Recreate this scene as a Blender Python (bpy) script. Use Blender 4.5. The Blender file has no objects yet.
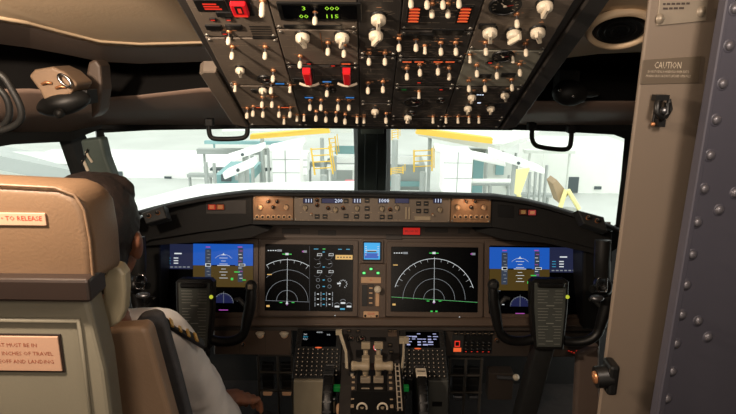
import bpy, math, random
from mathutils import Vector as V, Matrix, noise
R = math.radians
random.seed(4)
sc = bpy.context.scene
COL = sc.collection

# ------------------------------------------------------------------ camera
FPX, PITCH, ROLL = 600.0, R(15), R(0.6)
CAM = V((0, 0, 1.65))
CM = Matrix.Translation(CAM) @ Matrix.Rotation(R(90) - PITCH, 4, 'X') @ Matrix.Rotation(ROLL, 4, 'Z')
cd = bpy.data.cameras.new('camera'); cam = bpy.data.objects.new('camera', cd); COL.objects.link(cam)
cam.matrix_world = CM
cd.sensor_width = 36; cd.lens = FPX * 36 / 736; cd.clip_start = 0.02; cd.clip_end = 500
sc.camera = cam
sc.view_settings.view_transform = 'Standard'; sc.view_settings.look = 'None'
sc.view_settings.exposure = 0; sc.view_settings.gamma = 1; sc.view_settings.use_curve_mapping = False

def ray(px, py):
    return (CM.to_3x3() @ V(((px - 368) / FPX, -(py - 207) / FPX, -1))).normalized()
def at(px, py, Y):                       # the point of the plane y = Y seen at a pixel
    d = ray(px, py); return CAM + d * (Y / d.y)
def hit(px, py, o, n):
    d = ray(px, py); return CAM + d * ((o - CAM).dot(n) / d.dot(n))

class Frame:
    """A panel's own axes: u to the right, v up along the panel, n out of it."""
    def __init__(s, o, v, u=(1, 0, 0)):
        s.o = V(o); s.u = V(u).normalized(); s.v = V(v).normalized(); s.n = s.u.cross(s.v).normalized()
        s.v = s.n.cross(s.u)
        s.M = Matrix(((s.u.x, s.v.x, s.n.x, s.o.x), (s.u.y, s.v.y, s.n.y, s.o.y), (s.u.z, s.v.z, s.n.z, s.o.z), (0, 0, 0, 1)))
        s.I = s.M.inverted()
    def uv(s, px, py, n=0.0):
        p = s.I @ hit(px, py, s.o + s.n * n, s.n); return (p.x, p.y)
    def at(s, u, v, n=0.0, rz=0.0):
        return s.M @ Matrix.Translation((u, v, n)) @ Matrix.Rotation(rz, 4, 'Z')

# ------------------------------------------------------------------ materials
def lin(h):
    h = h.lstrip('#'); out = []
    for i in (0, 2, 4):
        c = int(h[i:i+2], 16) / 255
        out.append(c / 12.92 if c <= .04045 else ((c + .055) / 1.055) ** 2.4)
    return out + [1.0]
MATS = {}
def mat(name, col, rough=.5, metal=0, var=.12, scale=25, bump=0, emit=None, es=1.0, bscale=None, spec=.5, coat=0):
    m = bpy.data.materials.new(name); m.use_nodes = True; nt = m.node_tree; N = nt.nodes; L = nt.links
    b = N['Principled BSDF']; b.inputs['Roughness'].default_value = rough; b.inputs['Metallic'].default_value = metal
    b.inputs['Specular IOR Level'].default_value = spec; b.inputs['Coat Weight'].default_value = coat
    c = lin(col)
    b.inputs['Base Color'].default_value = c
    if var or bump:
        tc = N.new('ShaderNodeTexCoord')
        nz = N.new('ShaderNodeTexNoise'); nz.inputs['Scale'].default_value = scale; nz.inputs['Detail'].default_value = 4
        L.new(tc.outputs['Object'], nz.inputs['Vector'])
        cr = N.new('ShaderNodeValToRGB')
        cr.color_ramp.elements[0].position = .3; cr.color_ramp.elements[1].position = .7
        cr.color_ramp.elements[0].color = [x * (1 - var) for x in c[:3]] + [1]
        cr.color_ramp.elements[1].color = [min(1, x * (1 + var)) for x in c[:3]] + [1]
        L.new(nz.outputs['Fac'], cr.inputs['Fac']); L.new(cr.outputs['Color'], b.inputs['Base Color'])
        if bump:
            n2 = N.new('ShaderNodeTexNoise'); n2.inputs['Scale'].default_value = bscale or scale * 10; n2.inputs['Detail'].default_value = 3
            L.new(tc.outputs['Object'], n2.inputs['Vector'])
            bp = N.new('ShaderNodeBump'); bp.inputs['Strength'].default_value = bump; bp.inputs['Distance'].default_value = .002
            L.new(n2.outputs['Fac'], bp.inputs['Height']); L.new(bp.outputs['Normal'], b.inputs['Normal'])
    if emit:
        b.inputs['Emission Color'].default_value = lin(emit); b.inputs['Emission Strength'].default_value = es
        try: m.cycles.emission_sampling = 'NONE'
        except Exception: pass
    MATS[name] = m
    return m
def glow(name, col, es=1.0):
    return mat(name, '#050505', .3, var=0, emit=col, es=es)

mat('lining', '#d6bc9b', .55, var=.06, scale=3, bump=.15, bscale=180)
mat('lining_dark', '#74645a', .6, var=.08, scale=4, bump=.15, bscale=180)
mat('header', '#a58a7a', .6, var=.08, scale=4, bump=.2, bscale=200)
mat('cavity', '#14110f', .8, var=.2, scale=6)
mat('rubber', '#171716', .55, var=.15, scale=30)
mat('black', '#101010', .42, var=.15, scale=30)
mat('dark_grey', '#2a2b2b', .5, var=.12, scale=20)
mat('pillar_grey', '#5a6660', .5, var=.08, scale=8)
mat('post_dark', '#26302f', .45, var=.1, scale=8)
mat('panel', '#6b6055', .55, var=.1, scale=18, bump=.08)
mat('panel_light', '#8d8b7e', .55, var=.08, scale=18, bump=.08)
mat('panel_dark', '#332f2c', .55, var=.12, scale=18, bump=.08)
mat('mip', '#5c4c40', .5, var=.07, scale=12, bump=.1)
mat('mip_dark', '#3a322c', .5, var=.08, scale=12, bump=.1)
mat('mcp', '#776a5c', .5, var=.08, scale=20, bump=.08)
mat('efis', '#8a6a4c', .5, var=.1, scale=20, bump=.08)  # copper cast of the hood light is put into this panel colour
mat('shield', '#151413', .75, var=.15, scale=30, bump=.4, bscale=300)
mat('cream', '#e2d5be', .4, var=.05, scale=40)
mat('cream_dark', '#8f8270', .5, var=.08, scale=40)
mat('lever', '#a8987e', .45, var=.08, scale=30)
mat('brass', '#b98058', .35, metal=.6, var=.1, scale=60)
mat('steel_dark', '#55504a', .45, metal=.5, var=.1)
mat('chrome', '#c8c8c8', .18, metal=1, var=0)
mat('steel', '#8f9094', .35, metal=.9, var=.08, scale=20)
mat('screw', '#9a958c', .4, metal=.7, var=.1, scale=60)
mat('red_guard', '#c01822', .35, var=.05, emit='#ff1020', es=.12)
mat('leather', '#6f5843', .45, var=.1, scale=6, bump=.25, bscale=240)
mat('leather_arm', '#8a725c', .45, var=.1, scale=8, bump=.25, bscale=240)
mat('shell', '#777263', .5, var=.05, scale=5, bump=.1, bscale=200)
mat('seat_bar', '#2a211d', .4, var=.08, scale=8)
mat('wing', '#a59a80', .4, var=.05, scale=8)
mat('strap', '#45464a', .8, var=.15, scale=60, bump=.4, bscale=500)
mat('placard', '#b5917a', .35, var=.03, scale=8)
mat('ink_red', '#c8352a', .5, var=0)
mat('ink_brown', '#8f4a34', .5, var=0)
mat('placard_grey', '#5b5043', .45, var=.06, scale=20)
mat('placard_metal', '#8c8172', .4, metal=.3, var=.1, scale=20)
mat('ink_white', '#b8ab98', .5, var=0)
mat('ink_dark', '#3a2f28', .5, var=0)
mat('jamb', '#74675a', .5, var=.04, scale=3, bump=.08, bscale=90)
mat('door_grey', '#4d4c56', .45, metal=.15, var=.07, scale=4, bump=.1, bscale=60)
mat('rivet', '#66646a', .35, metal=.4, var=.05)
mat('skin', '#8a5a42', .5, var=.08, scale=30, bump=.15)
mat('hair', '#1c1310', .6, var=.3, scale=90, bump=.6, bscale=160)
mat('shirt', '#efe9e4', .8, var=.04, scale=20, bump=.4, bscale=60)
mat('trousers', '#1d1c20', .85, var=.1, scale=60, bump=.3)
mat('epaulette', '#0e0e12', .8, var=.1, scale=60)
mat('gold', '#c69a45', .4, metal=.5, var=.1, scale=80)
mat('floor', '#2b2623', .85, var=.2, scale=40, bump=.4)
mat('footwell', '#16130f', .8, var=.1)
mat('wall', '#4a3f37', .7, var=.1, scale=6)
mat('pad', '#4c504c', .5, var=.1, scale=30)
mat('pad_text', '#a3a49a', .6, var=0)
mat('legend', '#b39c80', .6, var=0)
mat('legend_dim', '#8f8272', .6, var=0)
mat('key', '#25221f', .5, var=0)
mat('screen', '#030407', .25, var=0, spec=.18)
mat('green_block', '#1e7a35', .5, var=.1, emit='#20c050', es=.08)
for n, c, e in (('e_white', '#dfe4e6', .9), ('e_grey', '#a8aeb4', .55), ('e_dim', '#767c86', .3), ('e_cyan', '#48b8e0', .7), ('e_green', '#48e060', .8),
                ('e_magenta', '#d060d0', .6), ('e_amber', '#f0c070', .8), ('e_sky', '#2060c8', .78), ('e_brown', '#54421c', .75), ('e_navy', '#262b48', .8),
                ('e_navy2', '#20244a', .8), ('e_tape', '#4a566c', .5), ('e_red', '#ff3a28', .9), ('e_orange', '#ff6a38', .85), ('e_blue', '#3a88d8', .8),
                ('e_lcd', '#e0ecff', 1.2), ('e_led', '#b8ff40', .9), ('e_stby', '#28a8e8', 1.0), ('e_yellow', '#d8e040', .7), ('e_black', '#020304', .2),
                ('e_gear', '#60ff80', 1.3), ('e_copper', '#e0905c', .35), ('e_key', '#e8c8a4', .45), ('e_lit', '#e8925c', .5), ('e_mcdu', '#b8bce8', .8)):
    glow(n, c, e)
def emat(nm, col, rough=.7, var=.05, scale=1.0):
    return mat(nm, col, rough, var=var, scale=scale)
emat('x_floor', '#b9bdb8', .5, .1, .3); emat('x_white', '#f0f2ee'); emat('x_grey', '#a2a8a4'); emat('x_slab', '#d2d6ce'); emat('x_dark', '#4c5658')
emat('x_teal', '#7fa5a6'); emat('x_yellow', '#e0b94a'); emat('x_paleyellow', '#e6dd9a'); emat('x_brown', '#a08a6c'); emat('x_wall', '#e6e9e2', .7, .06, .5); emat('x_red', '#c8545a')
# clear glass: a faint mirror over a see-through pane
g = bpy.data.materials.new('glass'); g.use_nodes = True; nt = g.node_tree; nt.nodes.clear()
o_ = nt.nodes.new('ShaderNodeOutputMaterial'); mx = nt.nodes.new('ShaderNodeMixShader'); tr = nt.nodes.new('ShaderNodeBsdfTransparent'); gl = nt.nodes.new('ShaderNodeBsdfGlossy')
fr = nt.nodes.new('ShaderNodeFresnel'); fr.inputs['IOR'].default_value = 1.25
tr.inputs['Color'].default_value = (.96, .98, .97, 1); gl.inputs['Roughness'].default_value = .02
nt.links.new(fr.outputs[0], mx.inputs[0]); nt.links.new(tr.outputs[0], mx.inputs[1]); nt.links.new(gl.outputs[0], mx.inputs[2]); nt.links.new(mx.outputs[0], o_.inputs[0])
MATS['glass'] = g

# ------------------------------------------------------------------ mesh builder
class MB:
    def __init__(s, m='panel'):
        s.v = []; s.f = []; s.mi = []; s.sm = []; s.mats = []; s.use(m)
    def use(s, m):
        if m not in s.mats: s.mats.append(m)
        s.c = s.mats.index(m); return s
    def add(s, vs, fs, smooth=False):
        k = len(s.v); s.v += [V(p) for p in vs]
        for f in fs: s.f.append([i + k for i in f]); s.mi.append(s.c); s.sm.append(smooth)
        return s
    def box(s, c, d, M=None):
        x, y, z = [a / 2 for a in d]; c = V(c)
        vs = [V((i, j, k)) for k in (-z, z) for j in (-y, y) for i in (-x, x)]
        if M is not None: vs = [M @ p for p in vs]
        return s.add([c + p for p in vs], [(0, 2, 3, 1), (4, 5, 7, 6), (0, 1, 5, 4), (2, 6, 7, 3), (0, 4, 6, 2), (1, 3, 7, 5)])
    def prism(s, poly, z0, z1, inset=0.0, top_only=False):
        """poly (2-D, ccw) from z0 up to z1; inset chamfers the upper edge."""
        n = len(poly); P = [V((p[0], p[1])) for p in poly]
        ar = sum(P[i].x * P[(i + 1) % n].y - P[(i + 1) % n].x * P[i].y for i in range(n))
        if ar < 0: P.reverse()
        rings = [(P, z0)]
        if inset > 0:
            rings.append((P, z1 - inset))
            Q = []
            for i in range(n):
                a = (P[i] - P[i - 1]).normalized(); b = (P[(i + 1) % n] - P[i]).normalized()
                na = V((-a.y, a.x)); nb = V((-b.y, b.x)); m = na + nb
                m = m / max(.4, m.dot(m) / 2) if m.length > 1e-6 else na
                Q.append(P[i] + m * inset)
            rings.append((Q, z1))
        else: rings.append((P, z1))
        vs = [(p.x, p.y, z) for ring, z in rings for p in ring]; fs = []
        for r in range(len(rings) - 1):
            for i in range(n):
                j = (i + 1) % n; fs.append((r * n + i, r * n + j, (r + 1) * n + j, (r + 1) * n + i))
        fs.append(tuple(range((len(rings) - 1) * n, len(rings) * n)))
        fs.append(tuple(range(n - 1, -1, -1)))
        return s.add(vs, fs)
    def rbox(s, c, w, h, z0, z1, r=.002, inset=.001, n=3):
        return s.prism(rrect(c[0], c[1], w, h, r, n), z0, z1, inset)
    def lathe(s, prof, o=(0, 0, 0), ax=(0, 0, 1), n=20, smooth=True, sx=1, sy=1, rip=0):
        o = V(o); ax = V(ax).normalized(); q = V((0, 0, 1)).rotation_difference(ax)
        vs = []; fs = []
        for r, z in prof:
            for i in range(n):
                a = 2 * math.pi * i / n; rr = r * (1 + (rip if i % 2 else -rip))
                vs.append(o + q @ V((rr * math.cos(a) * sx, rr * math.sin(a) * sy, z)))
        for k in range(len(prof) - 1):
            for i in range(n):
                j = (i + 1) % n; fs.append((k * n + i, k * n + j, (k + 1) * n + j, (k + 1) * n + i))
        s.add(vs, fs, smooth)
        if prof[0][0] > 1e-5: s.add(vs[:n], [tuple(range(n - 1, -1, -1))])
        if prof[-1][0] > 1e-5: s.add(vs[-n:], [tuple(range(n))])
        return s
    def cyl(s, p0, p1, r0, r1=None, n=16):
        p0 = V(p0); p1 = V(p1); d = p1 - p0
        return s.lathe([(r0, 0), (r0 if r1 is None else r1, d.length)], p0, d, n)
    def tube(s, pts, r, n=8, closed=False, flat=1.0):
        pts = [V(p) for p in pts]; m = len(pts); vs = []; fs = []
        rr = r if isinstance(r, (list, tuple)) else [r] * m
        up = None
        for i, p in enumerate(pts):
            a = pts[i - 1] if (i or closed) else p; b = pts[(i + 1) % m] if (i < m - 1 or closed) else p
            t = (b - a).normalized()
            if up is None: up = t.orthogonal().normalized()
            up = (up - t * up.dot(t)).normalized(); w = t.cross(up)
            for k in range(n):
                an = 2 * math.pi * k / n; vs.append(p + (up * math.cos(an) + w * math.sin(an) * flat) * rr[i])
        for i in range(m if closed else m - 1):
            i2 = (i + 1) % m
            for k in range(n):
                j = (k + 1) % n; fs.append((i * n + k, i * n + j, i2 * n + j, i2 * n + k))
        s.add(vs, fs, True)
        if not closed: s.add(vs[:n], [tuple(range(n - 1, -1, -1))]); s.add(vs[-n:], [tuple(range(n))])
        return s
    def ell(s, c, r, n=20, m=14, M=None):
        vs = []; fs = []; c = V(c)
        for i in range(m + 1):
            t = math.pi * i / m
            for k in range(n):
                a = 2 * math.pi * k / n
                p = V((r[0] * math.sin(t) * math.cos(a), r[1] * math.sin(t) * math.sin(a), r[2] * math.cos(t)))
                vs.append(c + (M @ p if M is not None else p))
        for i in range(m):
            for k in range(n):
                j = (k + 1) % n; fs.append((i * n + k, (i + 1) * n + k, (i + 1) * n + j, i * n + j))
        return s.add(vs, fs, True)
    def slab(s, quad, t, nrm=None):
        """a 3-D polygon given thickness t along -normal"""
        q = [V(p) for p in quad]; nn = (q[1] - q[0]).cross(q[2] - q[0]).normalized() if nrm is None else V(nrm).normalized()
        k = len(q); vs = q + [p - nn * t for p in q]
        fs = [tuple(range(k)), tuple(range(2 * k - 1, k - 1, -1))] + [(i, k + i, k + (i + 1) % k, (i + 1) % k) for i in range(k)]
        return s.add(vs, fs)
    def arc(s, c, r, a0, a1, w=.0006, z=0.0, n=28):
        vs = []; fs = []
        for i in range(n + 1):
            a = R(a0 + (a1 - a0) * i / n)
            for q in (r - w / 2, r + w / 2): vs.append((c[0] + q * math.cos(a), c[1] + q * math.sin(a), z))
        for i in range(n): fs.append((2 * i, 2 * i + 1, 2 * i + 3, 2 * i + 2) if a1 < a0 else (2 * i + 1, 2 * i, 2 * i + 2, 2 * i + 3))
        return s.add(vs, fs)
    def line(s, a, b, w=.0006, z=0.0):
        a = V(a); b = V(b); d = (b - a).normalized(); q = V((-d.y, d.x)) * w / 2
        return s.add([(a.x - q.x, a.y - q.y, z), (b.x - q.x, b.y - q.y, z), (b.x + q.x, b.y + q.y, z), (a.x + q.x, a.y + q.y, z)], [(0, 1, 2, 3)])
    def rect(s, x0, y0, x1, y1, z=0.0):
        x0, x1 = sorted((x0, x1)); y0, y1 = sorted((y0, y1))
        return s.add([(x0, y0, z), (x1, y0, z), (x1, y1, z), (x0, y1, z)], [(0, 1, 2, 3)])
    def ring2(s, outer, inner, z0, z1):
        """flat frame between two outlines with the same number of points"""
        n = len(outer); vs = [(p[0], p[1], z) for z in (z0, z1) for P in (outer, inner) for p in P]; fs = []
        for i in range(n):
            j = (i + 1) % n
            fs += [(2 * n + i, 2 * n + j, 3 * n + j, 3 * n + i), (i, n + i, n + j, j), (i, j, 2 * n + j, 2 * n + i), (n + i, 3 * n + i, 3 * n + j, n + j)]
        return s.add(vs, fs)
    def text(s, body, x, y, size, z=0.0, align='CENTER', sx=1.0):
        vs, fs = glyphs(body, align)
        return s.add([(x + p[0] * size * sx, y + p[1] * size, z) for p in vs], fs)
    def mesh(s, name):
        me = bpy.data.meshes.new(name); me.from_pydata([tuple(p) for p in s.v], [], s.f)
        for m in s.mats: me.materials.append(MATS[m])
        me.polygons.foreach_set('material_index', s.mi); me.polygons.foreach_set('use_smooth', s.sm); me.update()
        return me
def rrect(cx, cy, w, h, r, n=4):
    r = min(r, w / 2 - 1e-6, h / 2 - 1e-6); out = []
    for (sx, sy, a0) in ((1, 1, 0), (-1, 1, 90), (-1, -1, 180), (1, -1, 270)):
        for i in range(n + 1):
            a = R(a0 + 90 * i / n); out.append((cx + sx * (w / 2 - r) + r * math.cos(a), cy + sy * (h / 2 - r) + r * math.sin(a)))
    return out
_TX = {}
def glyphs(body, align):
    if (body, align) not in _TX:
        cu = bpy.data.curves.new('t', 'FONT'); cu.body = body; cu.size = 1; cu.align_x = align; cu.align_y = 'CENTER'; cu.resolution_u = 1
        ob = bpy.data.objects.new('t', cu); COL.objects.link(ob); dg = bpy.context.evaluated_depsgraph_get(); dg.update()
        me = ob.evaluated_get(dg).to_mesh(); _TX[(body, align)] = ([tuple(v.co) for v in me.vertices], [tuple(p.vertices) for p in me.polygons])
        ob.evaluated_get(dg).to_mesh_clear(); bpy.data.objects.remove(ob); bpy.data.curves.remove(cu)
    return _TX[(body, align)]

# ------------------------------------------------------------------ objects
WM = {}
def place(name, data, M, parent=None):
    o = bpy.data.objects.new(name, data); COL.objects.link(o)
    if parent is not None: o.parent = parent; o.matrix_basis = WM[parent.name].inverted() @ M
    else: o.matrix_basis = M
    WM[o.name] = M.copy(); return o
def tag(o, label=None, cat=None, group=None, kind=None):
    for k, v in (('label', label), ('category', cat), ('group', group), ('kind', kind)):
        if v: o[k] = v
    return o
def thing(name, label, cat, M, group=None):
    return tag(place(name, None, M if isinstance(M, Matrix) else Matrix.Translation(M)), label, cat, group)
def obj(name, mb, M=None, parent=None, bevel=0, seg=2, smooth=False, label=None):
    """a mesh; with M None the vertices are world points and the origin goes to their base"""
    if M is None:
        lo = V([min(p[i] for p in mb.v) for i in range(3)]); hi = V([max(p[i] for p in mb.v) for i in range(3)])
        c = V(((lo.x + hi.x) / 2, (lo.y + hi.y) / 2, lo.z)); mb.v = [p - c for p in mb.v]; M = Matrix.Translation(c)
    me = mb.mesh(name); o = place(name, me, M, parent)
    if bevel:
        b = o.modifiers.new('bevel', 'BEVEL'); b.width = bevel; b.segments = seg; b.limit_method = 'ANGLE'; b.angle_limit = R(35); b.harden_normals = False
    if smooth:
        for p in me.polygons: p.use_smooth = True
    if label: o['label'] = label
    return o
def struct(name, mb, M=None, parent=None, **k):
    o = obj(name, mb, M, parent, **k)
    if parent is None: o['kind'] = 'structure'
    return o
def again(o, M, parent):                      # a copy of a part at another spot
    c = o.copy(); COL.objects.link(c); c.parent = parent; c.matrix_basis = WM[parent.name].inverted() @ M; WM[c.name] = M.copy()
    return c
_proto = {}
def part(kind, make, M, parent, label=None):
    """a repeated part: built once, then copied"""
    if kind not in _proto: o = _proto[kind] = obj(kind.split('/')[0], make(), M, parent)
    else: o = again(_proto[kind], M, parent)
    if label: o['label'] = label
    return o
# ================================================================== switchgear prototypes (local: z out of the panel)
def toggle():
    b = MB('brass'); b.lathe([(.0052, 0), (.0052, .002), (.0042, .0035), (.0030, .0045)], n=10)
    b.use('steel').cyl((0, 0, .004), (0, 0, .016), .0018, .0016, 8)
    b.use('cream').lathe([(.0022, .0115), (.0038, .013), (.0045, .0185), (.0042, .0235), (.0028, .0258), (0, .0265)], n=10, sx=.95, sy=.8)
    return b
def big_toggle():
    b = MB('brass'); b.lathe([(.006, 0), (.006, .002), (.004, .004)], n=10)
    b.use('cream').lathe([(.0026, .004), (.0044, .007), (.0050, .018), (.0046, .027), (.003, .0295), (0, .030)], n=12, sx=.95, sy=.8)
    return b
def stub():
    b = MB('brass'); b.lathe([(.0046, 0), (.0046, .002), (.003, .003)], n=8)
    b.use('cream').lathe([(.0026, .003), (.0032, .012), (.0036, .0165), (0, .018)], n=8, sy=.7); return b
def knob(r=.0125, h=.02, m='cream'):
    b = MB('black'); b.lathe([(r * 1.15, 0), (r * 1.1, .003)], n=24)
    b.use(m).lathe([(r * .92, .003), (r, .005), (r * .95, h * .62), (r * .8, h * .72), (0, h * .74)], n=28, rip=.025)
    b.prism([(-r * .28, -r * .95), (r * .28, -r * .95), (r * .22, r * 1.12), (-r * .22, r * 1.12)], h * .6, h * 1.1, r * .1)
    b.use('ink_dark').rect(-r * .05, r * .2, r * .05, r * 1.0, h * 1.101)
    return b
def small_knob(): return knob(.0075, .014, 'cream_dark')
def dark_knob():
    b = MB('brass'); b.lathe([(.0075, 0), (.0075, .003), (.0062, .004)], n=18)
    b.use('black').lathe([(.0058, .003), (.0055, .012), (.0045, .0135), (0, .014)], n=18, rip=.03)
    b.use('ink_white').rect(-.0005, .001, .0005, .005, .0142); return b
def screwhead():
    b = MB('screw'); b.lathe([(.0036, 0), (.0034, .0012), (.002, .0018), (0, .0019)], n=10); b.use('black').rect(-.0028, -.0004, .0028, .0004, .00205); return b
def gauge(r=.02):
    b = MB('black'); b.lathe([(r, 0), (r, .004), (r * .9, .005), (r * .88, .003)], n=28)
    b.use('screen').lathe([(r * .88, .0028), (0, .0029)], n=28)
    b.use('ink_white')
    for k in range(11):
        a = R(210 - 24 * k); q = r * .80; w = r * .58 if k % 2 == 0 else r * .68
        b.line((q * math.cos(a), q * math.sin(a)), (w * math.cos(a), w * math.sin(a)), r * .05, .0034)
    b.line((0, 0), (r * .5 * math.cos(R(130)), r * .5 * math.sin(R(130))), r * .08, .0036)
    b.lathe([(r * .12, .0035), (r * .1, .0042), (0, .0043)], n=10)
    b.use('ink_red').line((0, 0), (r * .5 * math.cos(R(20)), r * .5 * math.sin(R(20))), r * .06, .0035)
    return b
def lightbox(m, w=.017, h=.006):
    def f():
        b = MB('black'); b.rbox((0, 0), w + .004, h + .004, 0, .003, .001, .0006)
        b.use(m); b.rect(-w / 2, -h / 2, w / 2, h / 2, .0033)
        b.use('black').text('LOW OIL' if w < .015 else 'VALVE', 0, 0, h * .6, .0035); return b
    return f

# ================================================================== OVERHEAD PANEL
OH = Frame((0, 1.5, 1.45), (0, -.88, .475))
oh = thing('overhead_panel', 'wide sloping overhead panel crowded with cream toggles and round knobs', 'control panel', OH.M)
def U(px, py=64, n=0): return OH.uv(px, py, n)[0]
def W(py, n=0): return OH.uv(372, py, n)[1]
uL, u1, u2, u3, u4, uR = [U(x) for x in (219, 286, 359, 396, 462, 536)]
vB, vT = W(126), W(-40)
b = MB('panel_dark'); b.prism([(uL - .004, vB - .004), (uR + .004, vB - .004), (uR + .02, vT), (uL - .02, vT)], -.06, -.002, .003)
obj('housing', b, OH.M, oh)
for s, x in ((-1, uL - .006), (1, uR + .006)):
    b = MB('panel' if s < 0 else 'panel_dark'); vE = W(72) if s < 0 else vT; f_ = (vE - vB) / (vT - vB)
    b.prism([(x, vB - .012), (x + s * .036, vB + .01), (x + s * (.036 + .014 * f_), vE - .012), (x + s * (.026 + .014 * f_), vE), (x + s * .014 * f_, vE)], -.02 if s < 0 else -.07, .004, .003); obj('side_trim', b, OH.M, oh)
b = MB('rubber'); b.prism([(uL - .04, vB - .016), (uR + .04, vB - .016), (uR + .02, vB - .004), (uL - .02, vB - .004)], -.07, .002, .002); obj('front_lip', b, OH.M, oh)

MODS = []
def module(x0, x1, ya, yb, m, label, grow=0):
    v1, v0 = W(ya), W(yb); b = MB(m); g_ = .0012
    b.prism([(x0 + g_, v0 + g_), (x1 - g_, v0 + g_), (x1 - g_ + grow * (v1 - v0), v1 - g_), (x0 + g_ - grow * (v1 - v0) * (1 if x0 == uL else 0), v1 - g_)], -.002, .003, .001)
    o = obj('panel_module', b, OH.M, oh, label=label); MODS.append((x0, x1, v0, v1, o))
    for (a, c) in ((x0 + .007, v0 + .007), (x1 - .007, v0 + .007), (x0 + .007, v1 - .007), (x1 - .007, v1 - .007)):
        if v1 - v0 > .03: part('screw', screwhead, OH.at(a, c, .003, random.random() * 3), o)
    b = MB('legend_dim')
    n = int((x1 - x0) * (v1 - v0) * 5000)
    for k in range(n):
        a = random.uniform(x0 + .012, x1 - .012); c = v0 + .006 + (v1 - v0 - .012) * random.randint(0, 9) / 9; w = random.choice((.006, .009, .013))
        b.rect(a - w / 2, c - .0006, a + w / 2, c + .0006, .0032)
    for k in range(max(1, n // 6)):
        a = random.uniform(x0 + .012, x1 - .03); c = random.uniform(v0 + .008, v1 - .008); b.line((a, c), (a + random.choice((.0, .02)), c + .0001 + random.choice((0, .012))), .0007, .0032)
    if b.v: obj('lettering', b, OH.M, o)
    return o
module(uL, u1, -38, 37, 'panel', 'brown grey module with dark annunciators and red covers')
module(uL, u1, 38, 85, 'panel', 'brown grey module with three cream toggles')
module(uL, u1, 86, 125.5, 'panel', 'brown grey module with a row of short toggles')
module(u1, u2, -38, 28, 'panel', 'module with green digit display')
module(u1, u2, 29, 64, 'panel', 'module with two large cream knobs')
module(u1, u2, 65, 125.5, 'panel_dark', 'dark module with two red switch guards')
module(u2, u3, -38, 54, 'panel_dark', 'narrow module with two stacked cream knobs')
module(u2, u3, 55, 101, 'panel_dark', 'narrow dark module with four toggles')
module(u2, u3, 102, 125.5, 'panel_dark', 'narrow module with short cream knobs')
module(u3, u4, -38, 28, 'panel_dark', 'black module with glowing orange caution lights')
module(u3, u4, 29, 56, 'panel_dark', 'dark module with three toggles')
module(u3, u4, 57, 84, 'panel_dark', 'dark module with red and orange light row')
module(u3, u4, 85, 116, 'panel_dark', 'black module with large round gauge')
module(u3, u4, 117, 125.5, 'panel_dark', 'narrow black strip of short switches')
module(u4, uR, -38, 47, 'panel', 'module with round gauge and four cream knobs')
module(u4, uR, 48, 84, 'panel_light', 'pale grey module with central dial')
module(u4, uR, 85, 116, 'panel_dark', 'dark module with blue white light bar')
module(u4, uR, 117, 125.5, 'panel_dark', 'black end strip of short switches')
def owner(u, v):
    for x0, x1, v0, v1, o in MODS:
        if x0 - .004 <= u < x1 + .004 and v0 - .003 <= v < v1 + .003: return o
    return MODS[0][4]
LIT = {}
def put(kind, make, px, py, n=0.0, rz=0.0, label=None):
    u, v = OH.uv(px, py, n)
    if kind.startswith('toggle') or kind.startswith('rotary'):
        m_ = LIT.setdefault(owner(u, v).name, (owner(u, v), MB('e_lit')))[1]; h_ = .010 if kind.startswith('toggle') else .022
        for dx, dy in ((0, h_), (-.009, .004), (.009, .003), (0, h_ + .004)):
            if random.random() < .6: w = random.choice((.003, .005, .008)); m_.rect(u + dx - w / 2, v + dy - .0007, u + dx + w / 2, v + dy + .0007, .0034)
    return part(kind, make, OH.at(u, v, .003, rz), owner(u, v), label)
for px, py in ((228.5, 40), (232, 55), (265, 55), (273, 78), (262, 104), (272, 104), (253, 113), (263, 114), (279, 114), (290, 114), (271, 90),
               (327, 93), (310, 107), (321, 107), (338, 107), (349, 107), (328, 51), (344, 53), (316, 118), (326, 119), (336, 119), (345, 121),
               (369, 61), (385, 61), (368, 90), (383, 89), (386, 120), (411, 3), (427, 4), (443, 4), (459, 3), (432, 13), (448, 13), (416, 47), (441, 51), (456, 51),
               (407, 76), (420, 72), (438, 71), (449, 76), (517, 23), (486, 51), (526, 52), (477, 73), (497, 75), (520, 72), (469, 88), (485, 88), (512, 87), (247, 115),
               (300, 64), (315, 20), (399, 47)):
    put('toggle_switch', toggle, px, py, .020)
put('toggle_switch/big', big_toggle, 262, 11, .022, label='large cream paddle toggle')
for px, py in ((433, 121), (446, 121), (458, 121), (469, 121), (479, 121), (407, 121), (364, 121), (235, 89), (290, 90), (297, 119), (304, 119), (284, 122), (357, 121), (419, 96), (425, 51), (470, 60), (513, 60)):
    put('toggle_switch/stub', stub, px, py, .014)
for px, py, rz in ((302.5, 40, .3), (342, 40, -.2), (378.5, 22, 0), (376, 38, -.4), (545, 9, 0), (490, 35, .2), (514, 37, -.6), (538, 35, .5)):
    put('rotary_knob', knob, px, py, .014, rz)
for px, py, rz in ((240, 72, 0), (263, 92, 0), (375, 113, 0), (472, 99, 0), (468, 110, 0), (491, 110, 0), (408, 119, .2), (505, 97, .4)):
    put('rotary_knob/small', lambda: knob(.009, .016), px, py, .012, rz)
for px, py, r in ((505, 3, .026), (503, 54, .021), (414, 100, .023), (265, 77, .016), (441, 98, .011), (412, 111, .011), (333, 88, .007)):
    put('gauge/%d' % int(r * 1e4), lambda r=r: gauge(r), px, py)
for px, py in ((280, 81), (327, 79), (309, 95), (350, 95)): put('indicator_light/blue', lightbox('e_blue', .018, .0055), px, py, label='lit blue indicator')
for px, py in ((407, 59), (419, 59), (438, 59), (450, 59), (260, 105), (285, 105), (346, 61)): put('indicator_light/red', lightbox('e_orange', .017, .0045), px, py, label='glowing orange caption light')
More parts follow.
